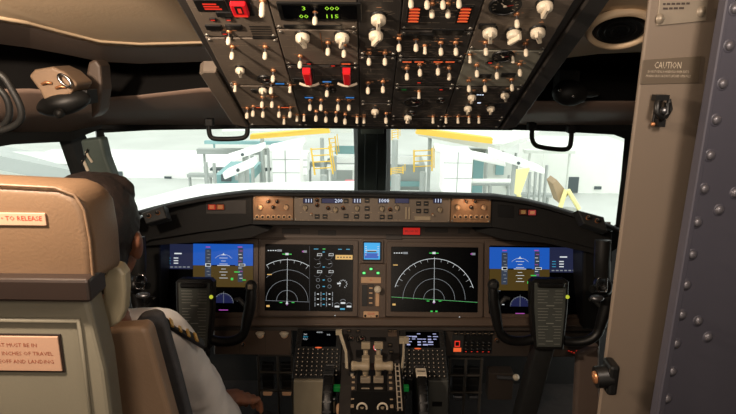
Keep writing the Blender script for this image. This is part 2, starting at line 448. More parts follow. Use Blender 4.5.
for px, py in ((229, 17), (213, 17), (225, 31), (240, 4), (333, 63), (419, 80), (228, 36), (490, 60), (441, 87), (309, 61)): put('indicator_light/small', lightbox('e_red', .007, .003), px, py, label='small red lit caption')
for px, py in ((404, 87),): put('indicator_light/green', lightbox('green_block', .010, .006), px, py, label='dim green indicator')
for px, py in ((410, 34), (426, 34), (440, 29), (456, 29), (487, 24), (484, 74), (508, 73), (495, 103), (258, 89), (225, 12), (214, 25), (234, 25), (300, 78), (338, 79)):
    put('indicator_light/dark', lightbox('black', .024, .010), px, py, label='unlit black caption')
def stack():
    b = MB('black'); b.rbox((0, 0), .024, .05, 0, .003, .001, .0006)
    for k in range(5):
        b.use('e_orange').rect(-.0085, -.021 + k * .009, .0085, -.0165 + k * .009, .0033); b.use('e_red').rect(-.006, -.0155 + k * .009, .006, -.0145 + k * .009, .0033)
    return b
for px in (414, 464): put('caution_light_stack', stack, px, 12, label='stack of glowing orange caution lights')
# display with green digits, guards, red cover
u, v = OH.uv(320, 9); b = MB('black'); b.rbox((u, v), .135, .052, 0, .006, .002, .001); b.use('screen').rect(u - .06, v - .02, u + .06, v + .02, .0063)
b.use('e_led')
for px, py, t in ((304, 5, '3'), (332, 5, '000'), (304, 13, '00'), (332, 13, '115')):
    a, c = OH.uv(px, py); b.text(t, a, c, .016, .0066)
obj('digit_display', b, OH.M, MODS[3][4], label='black window with green digits')
u, v = OH.uv(313, 25); b = MB('black'); b.rbox((u, v), .1, .012, 0, .004, .002, .001); obj('test_bar', b, OH.M, MODS[3][4])
def guard():
    b = MB('black'); b.rbox((0, 0), .022, .05, 0, .004, .002, .001)
    b.use('red_guard').prism([(-.0065, -.020), (.0065, -.020), (.0075, .034), (-.0075, .034)], .004, .017, .002)
    b.use('e_red').rect(-.007, .031, .007, .0345, .0175)
    b.use('cream').tube([(-.02, -.028, .008), (-.01, -.031, .011), (0, -.032, .012), (.01, -.031, .011), (.02, -.028, .008)], .0028, 8)
    return b
for px in (308, 347): put('switch_guard', guard, px, 75, .006, label='red switch guard with cream bar')
u, v = OH.uv(240, 5); b = MB('black'); b.rbox((u, v), .04, .05, 0, .005, .002, .001); b.use('red_guard').rbox((u, v), .026, .036, .004, .012, .003, .002); b.use('black').rbox((u, v + .004), .012, .022, .012, .0125, .002, .0003); b.use('e_red').rect(u - .011, v - .016, u + .011, v - .011, .0123); b.rect(u - .002, v - .004, u + .004, v + .010, .0128)
obj('switch_guard', b, OH.M, MODS[0][4], label='square red cover')
u, v = OH.uv(211, 4); b = MB('black'); b.rbox((u, v), .05, .035, 0, .004, .002, .001); b.use('e_red')
for k in range(3): b.rect(u - .012, v - .010 + k * .007, u + .016 - k * .003, v - .006 + k * .007, .0043)
obj('annunciator', b, OH.M, MODS[0][4], label='black annunciator with red captions')
u, v = OH.uv(262, 31); b = MB('black')
for k in range(6): b.rect(u - .018, v - .022 + k * .008, u + .018, v - .018 + k * .008, .0035)
b.use('panel_dark').rbox((u, v), .042, .055, 0, .003, .002, .001); obj('louvre', b, OH.M, MODS[0][4])
u, v = OH.uv(478, 93); b = MB('black'); b.rbox((u, v), .03, .01, 0, .004, .001, .0006); b.use('e_lcd')
for k in range(5): b.rect(u - .013 + k * .0053, v - .002, u - .009 + k * .0053, v + .002, .0043)
obj('light_bar', b, OH.M, MODS[16][4], label='blue white lit bar')
u, v = OH.uv(479, 101.5); b = MB('e_lcd'); b.rbox((u, v), .008, .004, 0, .004, .001, .0006); obj('indicator_light', b, OH.M, MODS[16][4], label='small white light')
b = MB('brass'); a = OH.uv(320, 31); c = OH.uv(323, 50); b.line(a, c, .0015, .0034); obj('divider_line', b, OH.M, MODS[4][4])

for o_, m_ in LIT.values():
    if m_.v: obj('lettering', m_, OH.M, o_, label='small orange backlit lettering')

mat('gear_tan', '#c4a27c', .5, var=.1, scale=40, emit='#d89468', es=.10)  # faint glow added to brighten the tan, on unlit knobs and toe bars too
# ================================================================== GLARESHIELD AND MODE CONTROL PANEL
MC = Frame((0, 1.99, hit(372, 210, V((0, 1.99, 0)), V((0, 1, 0))).z), (0, .12, 1))
def flatpx(fr, pts, n=0): return [fr.uv(x, y, n) for x, y in pts]
gs = thing('glareshield', 'long black glareshield hood curving across under the windshields', 'glareshield', MC.M)
# hood: section rows swept left to right. each row: px, top-y (front edge), lip-y
rows = [(128, 214, 232), (150, 208, 232), (175, 202, 228), (200, 197, 224), (225, 193.5, 223), (247, 191, 223.5), (300, 191.3, 224), (372, 192, 225), (440, 193.5, 225), (497, 195, 225.5), (525, 199, 227), (550, 205, 230), (580, 214, 236), (606, 223, 242), (625, 231, 250)]
b = MB('shield'); vs = []; K = 6
for px, yt, yl in rows:
    e = max(0, abs(px - 372) - 120) / 130; Yn = 1.97 - .07 * e * e
    t = at(px, yt, Yn + .03); l = at(px, yt + 4.5, Yn - .008); 
    vs += [V((t.x, t.y + .42, t.z - .16)), V((t.x, t.y + .05, t.z - .008)), t, at(px, yt + 2, Yn), l, V((l.x, l.y + .035, l.z - .002))]
fs = []
for i in range(len(rows) - 1):
    for k in range(K - 1): fs.append((i * K + k, i * K + k + 1, (i + 1) * K + k + 1, (i + 1) * K + k))
b.add(vs, [tuple(reversed(f)) for f in fs], True)
o = obj('hood', b, None, gs); m_ = o.modifiers.new('s', 'SOLIDIFY'); m_.thickness = .004; m_.offset = 0
# black faces either side of the mode control panel and the recess below
def facepx(fr, pts, z0, z1, m, name, parent, inset=.001, label=None):
    b = MB(m); b.prism(flatpx(fr, pts, z1), z0, z1, inset); return obj(name, b, fr.M, parent, label=label)
facepx(MC, [(136, 222), (150, 211), (200, 200), (252, 195), (252, 224), (225, 229), (200, 232), (150, 240), (138, 246)], -.05, -.006, 'shield', 'face_panel', gs)
facepx(MC, [(492, 198), (525, 204), (580, 219), (612, 232), (612, 262), (600, 250), (560, 240), (520, 232), (492, 227)], -.05, -.006, 'shield', 'face_panel', gs)
facepx(MC, [(250, 195), (494, 198), (494, 227.5), (250, 224.5)], -.08, -.012, 'black', 'tray', gs)
facepx(MC, [(142, 246), (205, 242), (250, 238), (270, 230), (250, 224.5), (225, 229), (150, 239)], -.10, -.03, 'shield', 'underside', gs)
facepx(MC, [(600, 255), (545, 243), (505, 240), (475, 231), (494, 227), (520, 232), (560, 240), (605, 250)], -.10, -.03, 'shield', 'underside', gs)
def annun(px, py, m, tri=False):
    u, v = MC.uv(px, py, -.003)
    b = MB('black'); b.rbox((u, v), .032, .024, -.006, -.002, .002, .001); b.use(m).rbox((u, v), .026, .018, -.002, .001, .002, .001)
    b.use('e_amber' if not tri else 'e_red')
    for k in range(3): b.rect(u - .008, v - .004 + k * .004, u + .008, v - .003 + k * .004, .0012)
    return b
mat('lamp_red', '#7a1c14', .4, emit='#d03018', es=.35); mat('lamp_orange', '#7a3014', .4, emit='#c05020', es=.22); mat('lamp_rose', '#7a3034', .4, emit='#d05050', es=.3); mat('lamp_brown', '#4a2418', .4, emit='#803018', es=.12)
facepx(MC, [(206, 200), (246, 200), (246, 214), (206, 214)], -.006, -.004, 'panel_dark', 'recess_plate', gs)
facepx(MC, [(498, 205), (514, 206), (514, 218), (498, 217)], -.006, -.004, 'black', 'recess_plate', gs)
for px, py, m in ((212, 207, 'lamp_red'), (220.5, 207, 'lamp_orange'), (523, 212, 'lamp_brown'), (532, 212.5, 'lamp_rose')):
    obj('warning_light', annun(px, py, m), MC.M, gs, label={'lamp_red': 'lit red warning light', 'lamp_orange': 'lit orange caution light', 'lamp_brown': 'dim brown caution light', 'lamp_rose': 'lit rose warning light with triangle'}[m])

def fpanel(name, label, x0, x1, ya, yb, m):
    u0 = MC.uv(x0, (ya + yb) / 2)[0]; u1_ = MC.uv(x1, (ya + yb) / 2)[0]; vt = MC.uv(372, ya)[1]; vb = MC.uv(372, yb)[1]
    t = thing(name, label, 'control panel', MC.at((u0 + u1_) / 2, vb))
    b = MB(m); b.prism([(u0, vb), (u1_, vb), (u1_, vt), (u0, vt)], -.012, 0, .0015); obj('face_plate', b, MC.M, t)
    for a in (u0 + .005, u1_ - .005):
        for c in (vb + .005, vt - .005): part('screw', screwhead, MC.at(a, c, 0), t)
    return t
def mput(t, kind, make, px, py, n=.006, rz=0): u, v = MC.uv(px, py, n); return part(kind, make, MC.at(u, v, 0, rz), t)
def pushbtn():
    b = MB('black'); b.rbox((0, 0), .016, .015, 0, .005, .001, .001); b.use('legend').rect(-.005, -.0008, .005, .0008, .0052); return b
def ringbtn():
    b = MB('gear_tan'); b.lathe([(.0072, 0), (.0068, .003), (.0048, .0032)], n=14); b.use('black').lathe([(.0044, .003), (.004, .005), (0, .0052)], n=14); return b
for side, x0, x1 in (('captain', 253, 293.3), ('first officer', 451, 491)):
    t = fpanel('instrument_control_panel', 'small copper-lit selector panel at the %s end of the centre glareshield row' % ('pilot-side' if x0 < 300 else 'door-side'), x0, x1, 197 if x0 < 300 else 197.5, 221.5, 'efis')
    for dx, dy in ((15, 4), (24, 4)): mput(t, 'rotary_knob/ring', dark_knob, x0 + dx, 201.5 + dy - 4)
    for dx in (7, 33): mput(t, 'rotary_knob/sel', lambda: knob(.0085, .014, 'gear_tan'), x0 + dx, 207.5, .008, .4)
    mput(t, 'rotary_knob/ring', dark_knob, x0 + 20, 207)
    for k in range(7): mput(t, 'push_button', ringbtn, x0 + 4 + k * 5.4, 217, .004)
    b = MB('e_copper'); u0, vv = MC.uv(x0 + 2, 199); u1_, vw = MC.uv(x1 - 2, 213)
    for k in range(46):
        a = random.uniform(u0, u1_ - .01); c = random.choice([vv + (vw - vv) * q / 6 for q in range(7)]); b.rect(a, c - .0008, a + random.choice((.004, .007)), c + .0008, .0004)
    obj('lettering', b, MC.M, t)
mcp = fpanel('mode_control_panel', 'long grey brown mode control panel with small number windows, middle of the glareshield row', 294, 450.3, 197.3, 221.8, 'mcp')
def window(px, w, t, col='e_lcd', py=200.8):
    u, v = MC.uv(px, py); b = MB('screen'); b.rbox((u, v), w, .018, 0, .0015, .001, .0005); b.use('e_navy2').rect(u - w * .46, v - .0075, u + w * .46, v + .0075, .0017); b.use(col).text(t, u + w * .08, v, .0185, .0019); obj('number_window', b, MC.M, mcp)
window(308, .034, '111'); window(330, .06, '', 'e_blue'); window(338, .03, '200'); window(356.8, .03, '111'); window(383, .034, '1000'); window(402, .05, '---', 'e_navy2'); window(437.5, .03, '111')
for px, py in ((305, 208), (335.4, 210), (357, 208.5), (382, 209), (397, 208), (440, 210)): mput(mcp, 'rotary_knob/mcp', lambda: knob(.0085, .014, 'lever'), px, py, .01, .2)
for px, py in ((317, 200), (317, 205), (328, 208), (343, 208), (390, 209.5)): mput(mcp, 'rotary_knob/ring', dark_knob, px, py)
for px, py in ((346, 201), (346, 216), (356.5, 216.5), (367, 200.5), (367, 208.5), (367, 216.5), (382, 217), (390, 217), (418.5, 203.5), (426, 203.5), (418.5, 211), (426, 211), (325, 216.5), (317, 216.5)): mput(mcp, 'push_button/sq', pushbtn, px, py, .003)
for px, py in ((311, 214.5), (433, 215)): mput(mcp, 'toggle_switch/stub', stub, px, py, .012)
u, v = MC.uv(407.5, 213); b = MB('lever'); b.rbox((u - .005, v), .006, .042, 0, .004, .001, .0008); b.rbox((u + .006, v), .006, .042, 0, .006, .001, .0008); obj('thumbwheel', b, MC.M, mcp)
u, v = MC.uv(422.5, 218); b = MB('lever'); b.rbox((u, v), .055, .014, 0, .006, .002, .001); obj('disengage_bar', b, MC.M, mcp)
b = MB('legend')
for k in range(60):
    u, v = MC.uv(random.uniform(297, 446), random.choice((198.5, 205, 212.5, 220))); w = random.choice((.004, .007)); b.rect(u, v - .0006, u + w, v + .0006, .0004)
obj('lettering', b, MC.M, mcp)
# end units of the hood with small knobs
for pts, ks, lab in (([(141, 213), (163, 205), (167, 218), (146, 224)], ((149, 216), (158, 213)), 'small knobbed corner unit at the pilot end of the hood'),
                     ([(578, 210), (604, 217), (608, 232), (584, 224)], ((588, 218), (597, 221)), 'small knobbed corner unit at the door end of the hood')):
    fr = Frame(at(sum(p[0] for p in pts) / 4, sum(p[1] for p in pts) / 4, 1.84), (0, .5, 1)); t = thing('corner_control_unit', lab, 'control panel', fr.M)
    b = MB('dark_grey'); b.prism(flatpx(fr, pts), -.05, 0, .003); obj('case', b, fr.M, t)
    for x, y in ks: u, v = fr.uv(x, y); part('rotary_knob/ring', dark_knob, fr.at(u, v), t)
# ================================================================== MAIN INSTRUMENT PANEL
MP = Frame(at(372, 280, 2.15), (0, .259, .966))
mip = thing('main_instrument_panel', 'brown grey main instrument panel that frames the four large screens', 'instrument panel', MP.M)
def mp(px, py, n=0): return MP.uv(px, py, n)
def mrect(x0, y0, x1, y1, n=0):
    a = mp(x0, (y0 + y1) / 2, n)[0]; c = mp(x1, (y0 + y1) / 2, n)[0]; t = mp((x0 + x1) / 2, y0, n)[1]; d = mp((x0 + x1) / 2, y1, n)[1]
    return a, d, c, t
b = MB('mip'); b.prism(flatpx(MP, [(136, 222), (612, 222), (612, 322), (136, 322)]), -.05, -.010, .002); obj('panel_face', b, MP.M, mip)
b = MB('mip'); b.prism(flatpx(MP, [(225, 222), (520, 224), (520, 239), (225, 238)]), -.012, -.002, .002); obj('upper_strip', b, MP.M, mip)
for x0, x1, y in ((282, 300, 231), (318, 336, 233), (386, 402, 237), (425, 448, 230), (458, 470, 231)):
    a, d, c, t = mrect(x0, y - 2.5, x1, y + 2.5); b = MB('mip_dark'); b.prism([(a, d), (c, d), (c, t), (a, t)], -.003, 0, .0006); obj('switch_plate', b, MP.M, mip)
a, d, c, t = mrect(402, 226.5, 421, 236)
b = MB('black'); b.prism([(a, d), (c, d), (c, t), (a, t)], -.003, .001, .0008); b.use('e_red').prism([(a + .004, d + .005), (c - .004, d + .005), (c - .004, t - .005), (a + .004, t - .005)], .001, .004, .001); b.use('e_black').text('BELOW G/S', (a + c) / 2, (d + t) / 2, .010, .0043)
mat('lamp_red2', '#a01010', .4, emit='#e02018', es=.55); b.mats[1] = 'lamp_red2'; obj('warning_light', b, MP.M, mip, label='glowing red warning light under the hood')
# lower ledge
b = MB('mip'); b.prism(flatpx(MP, [(140, 318), (610, 318), (610, 327), (140, 327)], .02), -.05, .020, .006); obj('ledge', b, MP.M, mip)
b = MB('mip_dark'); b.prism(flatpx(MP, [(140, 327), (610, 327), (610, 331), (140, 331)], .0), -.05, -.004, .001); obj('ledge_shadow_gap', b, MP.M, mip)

def screen_thing(name, label, x0, y0, x1, y1, cat='screen', bz=5.2, bezel='mip', group=None):
    a, d, c, t = mrect(x0, y0, x1, y1); w = bz * .0035
    T_ = thing(name, label, cat, MP.at((a + c) / 2, d), group)
    out = rrect((a + c) / 2, (d + t) / 2, c - a + 2 * w, t - d + 2 * w, .006); inn = rrect((a + c) / 2, (d + t) / 2, c - a, t - d, .003)
    b = MB(bezel); b.ring2(out, inn, -.010, .004); obj('bezel', b, MP.M, T_, bevel=.0012)
    b = MB('screen'); b.prism(inn, -.010, -.001); s = obj('screen', b, MP.M, T_)
    return T_, s, (a, d, c, t)
Z0 = -.0006; Z1 = -.0003; Z2 = 0.0
def tiny(b, px, py, w, h=1.1, m=None, z=Z2):
    if m: b.use(m)
    a, c = mp(px, py); k = .00352; b.rect(a - w * k / 2, c - h * k / 2, a + w * k / 2, c + h * k / 2, z)
def pfd(b, sx, left, dark_x0, dark_x1, y0):
    """attitude picture. left = left px edge of the sky, 60 px wide"""
    def q(x, y, x1, y1, m, z=Z0): a, d, c, t = mrect(x, y, x1, y1); b.use(m).rect(a, d, c, t, z)
    L = left; M_ = L + 30.5
    q(L, y0 + 1, L + 60, y0 + 22.5, 'e_sky'); q(L, y0 + 22.5, L + 60, y0 + 44, 'e_brown')
    q(dark_x0, y0 + 1, dark_x1, y0 + 26, 'e_navy')
    q(L + 12, y0 + 6, L + 18, y0 + 38, 'e_tape', Z1); q(L + 45, y0 + 5, L + 50, y0 + 39, 'e_tape', Z1)
    q(L, y0 + 44, L + 11, y0 + 44.4, 'e_grey', Z1)
    b.use('e_magenta'); tiny(b, L + 15, y0 + 4, 5); tiny(b, L + 47, y0 + 4, 5)
    for k in range(9): tiny(b, L + 15 + (k % 2), y0 + 8 + k * 3.4, 3, .6, 'e_grey'); tiny(b, L + 48 - (k % 2), y0 + 8 + k * 3.4, 3.4, .6, 'e_white' if k % 3 else 'e_magenta')
    for k in range(4):
        tiny(b, M_, y0 + 12 + k * 3, 9 if k % 2 else 5, .5, 'e_white'); tiny(b, M_, y0 + 26 + k * 3, 9 if k % 2 else 5, .5, 'e_white')
    tiny(b, M_, y0 + 22.5, 22, .6, 'e_white'); tiny(b, L + 15, y0 + 22, 6, 3.4, 'e_white'); tiny(b, L + 15.3, y0 + 22, 4.5, 2.2, 'e_black', Z2 + .0002); tiny(b, L + 49, y0 + 22, 7, 2.6, 'e_white'); tiny(b, L + 49, y0 + 22, 5.6, 1.6, 'e_black', Z2 + .0002)
    tiny(b, M_ - 9, y0 + 22.5, 6, 1.2, 'e_black', Z2 + .0002); tiny(b, M_ + 9, y0 + 22.5, 6, 1.2, 'e_black', Z2 + .0002)
    a, c = mp(M_, y0 + 10.5); b.use('e_white').add([(a - .004, c - .006, Z2), (a + .004, c - .006, Z2), (a, c + .003, Z2)], [(0, 1, 2)])
    a, c = mp(M_, y0 + 22.5); b.arc((a, c), .042, 40, 140, .0009, Z2)
    tiny(b, L + 44, y0 + 29, 6, 1.1, 'e_green'); tiny(b, L + 39, y0 + 36, 2.6, 2.6, 'e_green'); tiny(b, L + 51, y0 + 37, 4, 1, 'e_green')
    # small compass rose under the horizon
    a, c = mp(M_, y0 + 60); r = .0375
    vs = [(a, c, Z0)] + [(a + r * math.cos(R(k * 180 / 18)), c + r * math.sin(R(k * 180 / 18)), Z0) for k in range(19)]
    b.use('e_navy2').add(vs, [(0, k + 1, k + 2) for k in range(18)]); b.use('e_grey').arc((a, c), r, 0, 180, .001, Z1); b.line((a, c), (a, c + r + .006), .0012, Z2)
    for k in range(1, 12): an = R(k * 15); b.line((a + r * .88 * math.cos(an), c + r * .88 * math.sin(an)), (a + r * math.cos(an), c + r * math.sin(an)), .001, Z2)
    b.use('e_magenta'); tiny(b, M_, y0 + 67, 10, .9, 'e_magenta'); tiny(b, M_ + 16, y0 + 58, 5, .8, 'e_white'); tiny(b, M_ - 18, y0 + 58, 5, .8, 'e_white')
    # data block
    D = dark_x0
    tiny(b, D + 14, y0 + 10.5, 8, 1.4, 'e_white')
    for k, (w, m) in enumerate(((4, 'e_cyan'), (4, 'e_cyan'), (4, 'e_cyan'))): tiny(b, D + 4.5, y0 + 15 + k * 2.6, w, .7, 'e_cyan')
    for k in range(3): tiny(b, D + 12, y0 + 15 + k * 2.6, 5, 1.1, 'e_white')
    for k in range(6): tiny(b, D + 3.5 + k * 4.2, y0 + 24, 3, 1.2, 'e_grey')
T1, S1, _ = screen_thing('display_screen', 'blue and brown attitude screen at the pilot end, behind the pilot-side yoke', 163.5, 243, 253.5, 312)
b = MB('e_sky'); pfd(b, 1, 193, 164, 193, 243); obj('display_graphics', b, MP.M, S1, label='blue sky and brown ground attitude picture')
T4, S4, _ = screen_thing('display_screen', 'blue and brown attitude screen at the door end, behind the unmanned yoke', 489, 246, 578.5, 314)
b = MB('e_sky'); pfd(b, 1, 489.5, 549.5, 578, 246.5); obj('display_graphics', b, MP.M, S4, label='blue sky and brown ground attitude picture')
def nd(b, cx, cy, rs, router, x0, x1, a_out, label_y):
    a, c = mp(cx, cy); k = .00352
    def clip_arc(r, lo, hi, w):
        xa, xb = mp(x0, cy)[0], mp(x1, cy)[0]; run = []
        for q in range(91):
            an = lo + (hi - lo) * q / 90; x = a + r * math.cos(R(an))
            if xa < x < xb: run.append(an)
            else:
                if len(run) > 1: b.arc((a, c), r, run[0], run[-1], w, Z1, max(2, len(run)))
                run = []
        if len(run) > 1: b.arc((a, c), r, run[0], run[-1], w, Z1, max(2, len(run)))
    b.use('e_grey')
    for r in rs: clip_arc(r * k, 0, 180, .0013)
    b.use('e_white'); clip_arc(router * k, 90 - a_out, 90 + a_out, .0017)
    for q in range(-int(a_out // 10), int(a_out // 10) + 1):
        an = R(90 + q * 10); L_ = .93 if q % 3 else .90; x = a + router * k * math.cos(an)
        if mp(x0, cy)[0] < x < mp(x1, cy)[0]: b.line((x, c + router * k * math.sin(an)), (a + router * k * L_ * math.cos(an), c + router * k * L_ * math.sin(an)), .0009, Z1)
    b.use('e_white').line((a, c), (a, c + (router + 2) * k), .0011, Z2)
    a2, c2 = mp(cx, cy - router - 2); b.use('e_green').rect(a2 - .018, c2 - .002, a2 + .018, c2 + .001, Z2); b.use('e_white').rect(a2 - .006, c2 - .004, a2 + .006, c2 + .004, Z2 + .0002)
    b.add([(a - .005, c - .012, Z2), (a + .005, c - .012, Z2), (a, c + .002, Z2)], [(0, 1, 2)])
    b.use('e_magenta').rect(a - .002, c - .016, a + .002, c - .012, Z2)
    b.use('e_green'); tiny(b, cx - 2.4, cy + 12, 2.4, 1.8, 'e_green'); tiny(b, cx + 2.4, cy + 12, 2.4, 1.8, 'e_green')
    tiny(b, cx - 6, cy + 1.5, 3, .8, 'e_green'); tiny(b, cx + 6, cy + 1.5, 3, .8, 'e_green'); 
    for k_ in range(4): tiny(b, x0 + 3 + k_ * 2.4, label_y, 1.6, 1, 'e_white')
    tiny(b, x0 + 14, label_y, 5, 2.2, 'e_grey'); tiny(b, x1 - 4, label_y + 1, 4, 2.4, 'e_grey'); tiny(b, x1 - 6, label_y + 1, 2, 1.4, 'e_magenta')
    tiny(b, x0 + 4, label_y + 12 if router < 45 else label_y + 24, 5, 1, 'e_amber')
    tiny(b, x0 + 2.5, cy + 5, 3.4, 2, 'e_amber')
T2, S2, _ = screen_thing('display_screen', 'black screen with clipped grey range arcs beside engine dials, nearer the pilot', 265, 244.5, 353, 311)
b = MB('e_grey'); nd(b, 287, 301, (11.5, 22.8, 34), 45, 265.5, 309, 60, 250.5)
a, c = mp(265.3, 300.5); a2, c2 = mp(309.4, 302); b.use('e_grey').line((a, c), (a2, c2), .0012, Z1); a, c = mp(309.6, 246); a2, c2 = mp(309.6, 310.5); b.use('e_dim').line((a, c), (a2, c2), .001, Z1)
def pb(x0, y0, x1, y1, m, z=Z0 + .0001): a, d, c, t = mrect(x0, y0, x1, y1); b.use(m).rect(a, d, c, t, z)
for gx in (318, 329.5):
    for gy in (256, 264, 273):
        a, c = mp(gx - 1, gy); b.use('e_dim').arc((a, c), .0145, -140, 60, .0014, Z1); b.use('e_white').line((a, c), (a + .012, c + .003), .001, Z2)
        if gy != 264: b.use('e_white').rect(a + .001, c + .0005, a + .019, c + .010, Z1); b.use('e_black').rect(a + .0025, c + .002, a + .0175, c + .0085, Z2)
    for gy in (280, 286.5): a, c = mp(gx, gy); b.use('e_grey').arc((a, c), .0065, 0, 360, .0011, Z1)
    for gy in (294, 299, 304.5): tiny(b, gx - 3, gy, .8, 4.5, 'e_grey'); tiny(b, gx + 3, gy, .8, 4.5, 'e_grey'); tiny(b, gx, gy, 2, 1, 'e_white')
for gy in (252, 267, 280, 286.5, 294, 299, 304.5): tiny(b, 323.7, gy, 2.4, 1, 'e_cyan')
tiny(b, 316, 249, 5, .8, 'e_cyan'); tiny(b, 324, 249, 3, .8, 'e_green'); tiny(b, 340, 249.3, 4, .8, 'e_cyan'); tiny(b, 348, 249.3, 4, .8, 'e_cyan')
pb(335.5, 255, 352.5, 259.5, 'e_amber'); 
for k_ in range(5): tiny(b, 338 + k_ * 3, 257.3, 1.6, 1.4, 'e_black', Z1)
a, c = mp(343, 284)
for k_ in range(12):
    if k_ not in (8, 9): an = R(k_ * 30); b.use('e_white').line((a + .012 * math.cos(an), c + .012 * math.sin(an)), (a + .017 * math.cos(an), c + .017 * math.sin(an)), .0022, Z1)
tiny(b, 339, 283.5, 4, 1.6, 'e_white')
for gx, gy in ((337, 306), (343, 302.5), (349, 306)):
    a, c = mp(gx, gy); b.use('e_grey').arc((a, c), .012, 30, 150, .0015, Z1); tiny(b, gx, gy + .5, 5, 1.8, 'e_white')
tiny(b, 342.5, 309, 5, 1.8, 'e_cyan')
obj('display_graphics', b, MP.M, S2, label='grey range arcs and white engine dials')
T3, S3, _ = screen_thing('display_screen', 'black screen filled by concentric white range arcs, nearer the door', 391, 247, 478, 312)
b = MB('e_grey'); nd(b, 434, 299.5, (11.3, 22.6, 34), 44.5, 391.5, 477.5, 73, 253)
a, c = mp(391.3, 297); a2, c2 = mp(477.6, 302.5); b.use('e_green').line((a, c), (a2, c2), .0009, Z1); b.use('e_grey').line((a, c + .0012), (a2, c2 + .0012), .0006, Z1)
obj('display_graphics', b, MP.M, S3, label='concentric white range arcs')
for px, py in ((335, 315.5), (459.5, 317)):
    u, v = mp(px, py, .004); b = MB('e_white'); b.lathe([(.002, 0), (.0018, .0015), (0, .002)], n=8); obj('light_sensor', b, MP.at(u, v, .004), T2 if px < 400 else T3)
T5, S5, r5 = screen_thing('standby_display', 'small square bright blue standby screen between the two centre screens', 363, 241.5, 381.5, 261, bz=2)
a, d, c, t = r5; b = MB('e_stby'); b.rect(a + .004, d + .006, c - .006, t - .005, Z0); b.use('e_sky').rect(a + .006, d + .010, c - .012, d + .030, Z1); b.use('e_white')
b.rect(a + .012, d + .040, c - .018, d + .042, Z2)
for k_ in range(5): b.rect(a + .008, d + .022 + k_ * .008, a + .014, d + .024 + k_ * .008, Z2); b.rect(c - .016, d + .022 + k_ * .008, c - .009, d + .024 + k_ * .008, Z2)
b.use('e_brown').rect(a + .016, d + .034, c - .020, d + .039, Z2); obj('display_graphics', b, MP.M, S5)
# gear lever panel
a, d, c, t = mrect(359.5, 263.5, 386, 321)
gp = thing('landing_gear_panel', 'narrow tan panel with landing gear lever and three green lights', 'control panel', MP.at((a + c) / 2, d))
b = MB('mip'); b.prism([(a, d), (c, d), (c, t), (a, t)], -.010, .003, .002); obj('face_plate', b, MP.M, gp)
for px, py in ((364, 273), (371, 269), (378, 273)):
    u, v = mp(px, py, .006); b = MB('black'); b.rbox((0, 0), .015, .013, 0, .003, .001, .0008); b.use('e_gear').rect(-.005, -.004, .005, .004, .0032); obj('gear_light', b, MP.at(u, v, .003), gp, label='lit green gear light')
a, d, c, t = mrect(361, 277, 381, 283); b = MB('gear_tan'); b.prism([(a, d), (c, d), (c, t), (a, t)], .003, .006, .001); b.use('ink_red').text('O', (a + c) / 2, (d + t) / 2, .014, .0063); obj('limit_placard', b, MP.M, gp)
a, d, c, t = mrect(362, 285, 367.5, 306); b = MB('black'); b.prism([(a, d), (c, d), (c, t), (a, t)], .003, .005, .001); obj('lever_slot', b, MP.M, gp)
a, d, c, t = mrect(368, 284, 373.5, 306); b = MB('mip_dark'); b.prism([(a, d), (c, d), (c, t), (a, t)], .003, .006, .001); b.use('gear_tan')
for k_ in range(4): b.rect(a + .004, d + .01 + k_ * .019, c - .004, d + .015 + k_ * .019, .0063)
obj('lever_guide', b, MP.M, gp)
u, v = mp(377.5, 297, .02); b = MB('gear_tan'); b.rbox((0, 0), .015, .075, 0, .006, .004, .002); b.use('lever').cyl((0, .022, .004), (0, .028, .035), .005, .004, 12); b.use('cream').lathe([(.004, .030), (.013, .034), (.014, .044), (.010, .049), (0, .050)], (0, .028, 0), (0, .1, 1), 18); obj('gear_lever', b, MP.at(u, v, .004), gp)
u, v = mp(371, 316, .01)
b = MB('gear_tan'); b.rbox((0, 0), .058, .034, 0, .006, .003, .001); b.use('ink_red').text('GEAR', 0, .008, .012, .0063); b.use('ink_dark').text('0', 0, -.007, .018, .0063)
for sx in (-.022, .022): b.use('black').lathe([(.005, .006), (.004, .012), (0, .0125)], (sx, 0, 0), n=12)
obj('flap_placard', b, MP.at(u, v, .003), gp)

# ================================================================== LOWER PANELS
LP = Frame(at(372, 340, 2.10), (0, .10, 1))
def lprect(x0, y0, x1, y1, n=0):
    ym = (y0 + y1) / 2; return LP.uv(x0, ym, n)[0], LP.uv(372, y1, n)[1], LP.uv(x1, ym, n)[0], LP.uv(372, y0, n)[1]
def lowpanel(label, x0, y0, x1, y1, m):
    a, d, c, t = lprect(x0, y0, x1, y1); T_ = thing('lower_switch_panel', label, 'control panel', LP.at((a + c) / 2, d))
    b = MB(m); b.prism([(a, d), (c, d), (c, t), (a, t)], -.04, 0, .002); obj('face_plate', b, LP.M, T_)
    b = MB('mip_dark'); nn = 3
    for k in range(1, nn): u = a + (c - a) * k / nn; b.rect(u - .0008, d + .004, u + .0008, t - .004, .0004)
    obj('seam', b, LP.M, T_)
    return T_
def fan():
    b = MB('black'); b.lathe([(.018, 0), (.017, .003)], n=20)
    b.use('gear_tan').lathe([(.015, .002), (.014, .006), (.010, .008)], n=20); b.use('cream').prism([(-.006, -.008), (.006, -.008), (.018, .008), (.010, .014), (-.010, .014), (-.018, .008)], .002, .014, .003); b.lathe([(.009, .002), (.007, .018), (0, .019)], n=16); return b
t = lowpanel('brown lower panel with two fan shaped cream knobs under the screens', 214, 330, 291, 356, 'mip')
for px, py in ((260, 335.5), (284, 335.5)): u, v = LP.uv(px, py, .01); part('rotary_knob/fan', fan, LP.at(u, v), t)
for px, py in ((243, 345), (232, 340)): u, v = LP.uv(px, py, .01); part('rotary_knob/ring', dark_knob, LP.at(u, v), t)
t = lowpanel('dark lower panel with black knob row and one red light, door side', 446, 331, 600, 355, 'mip_dark')
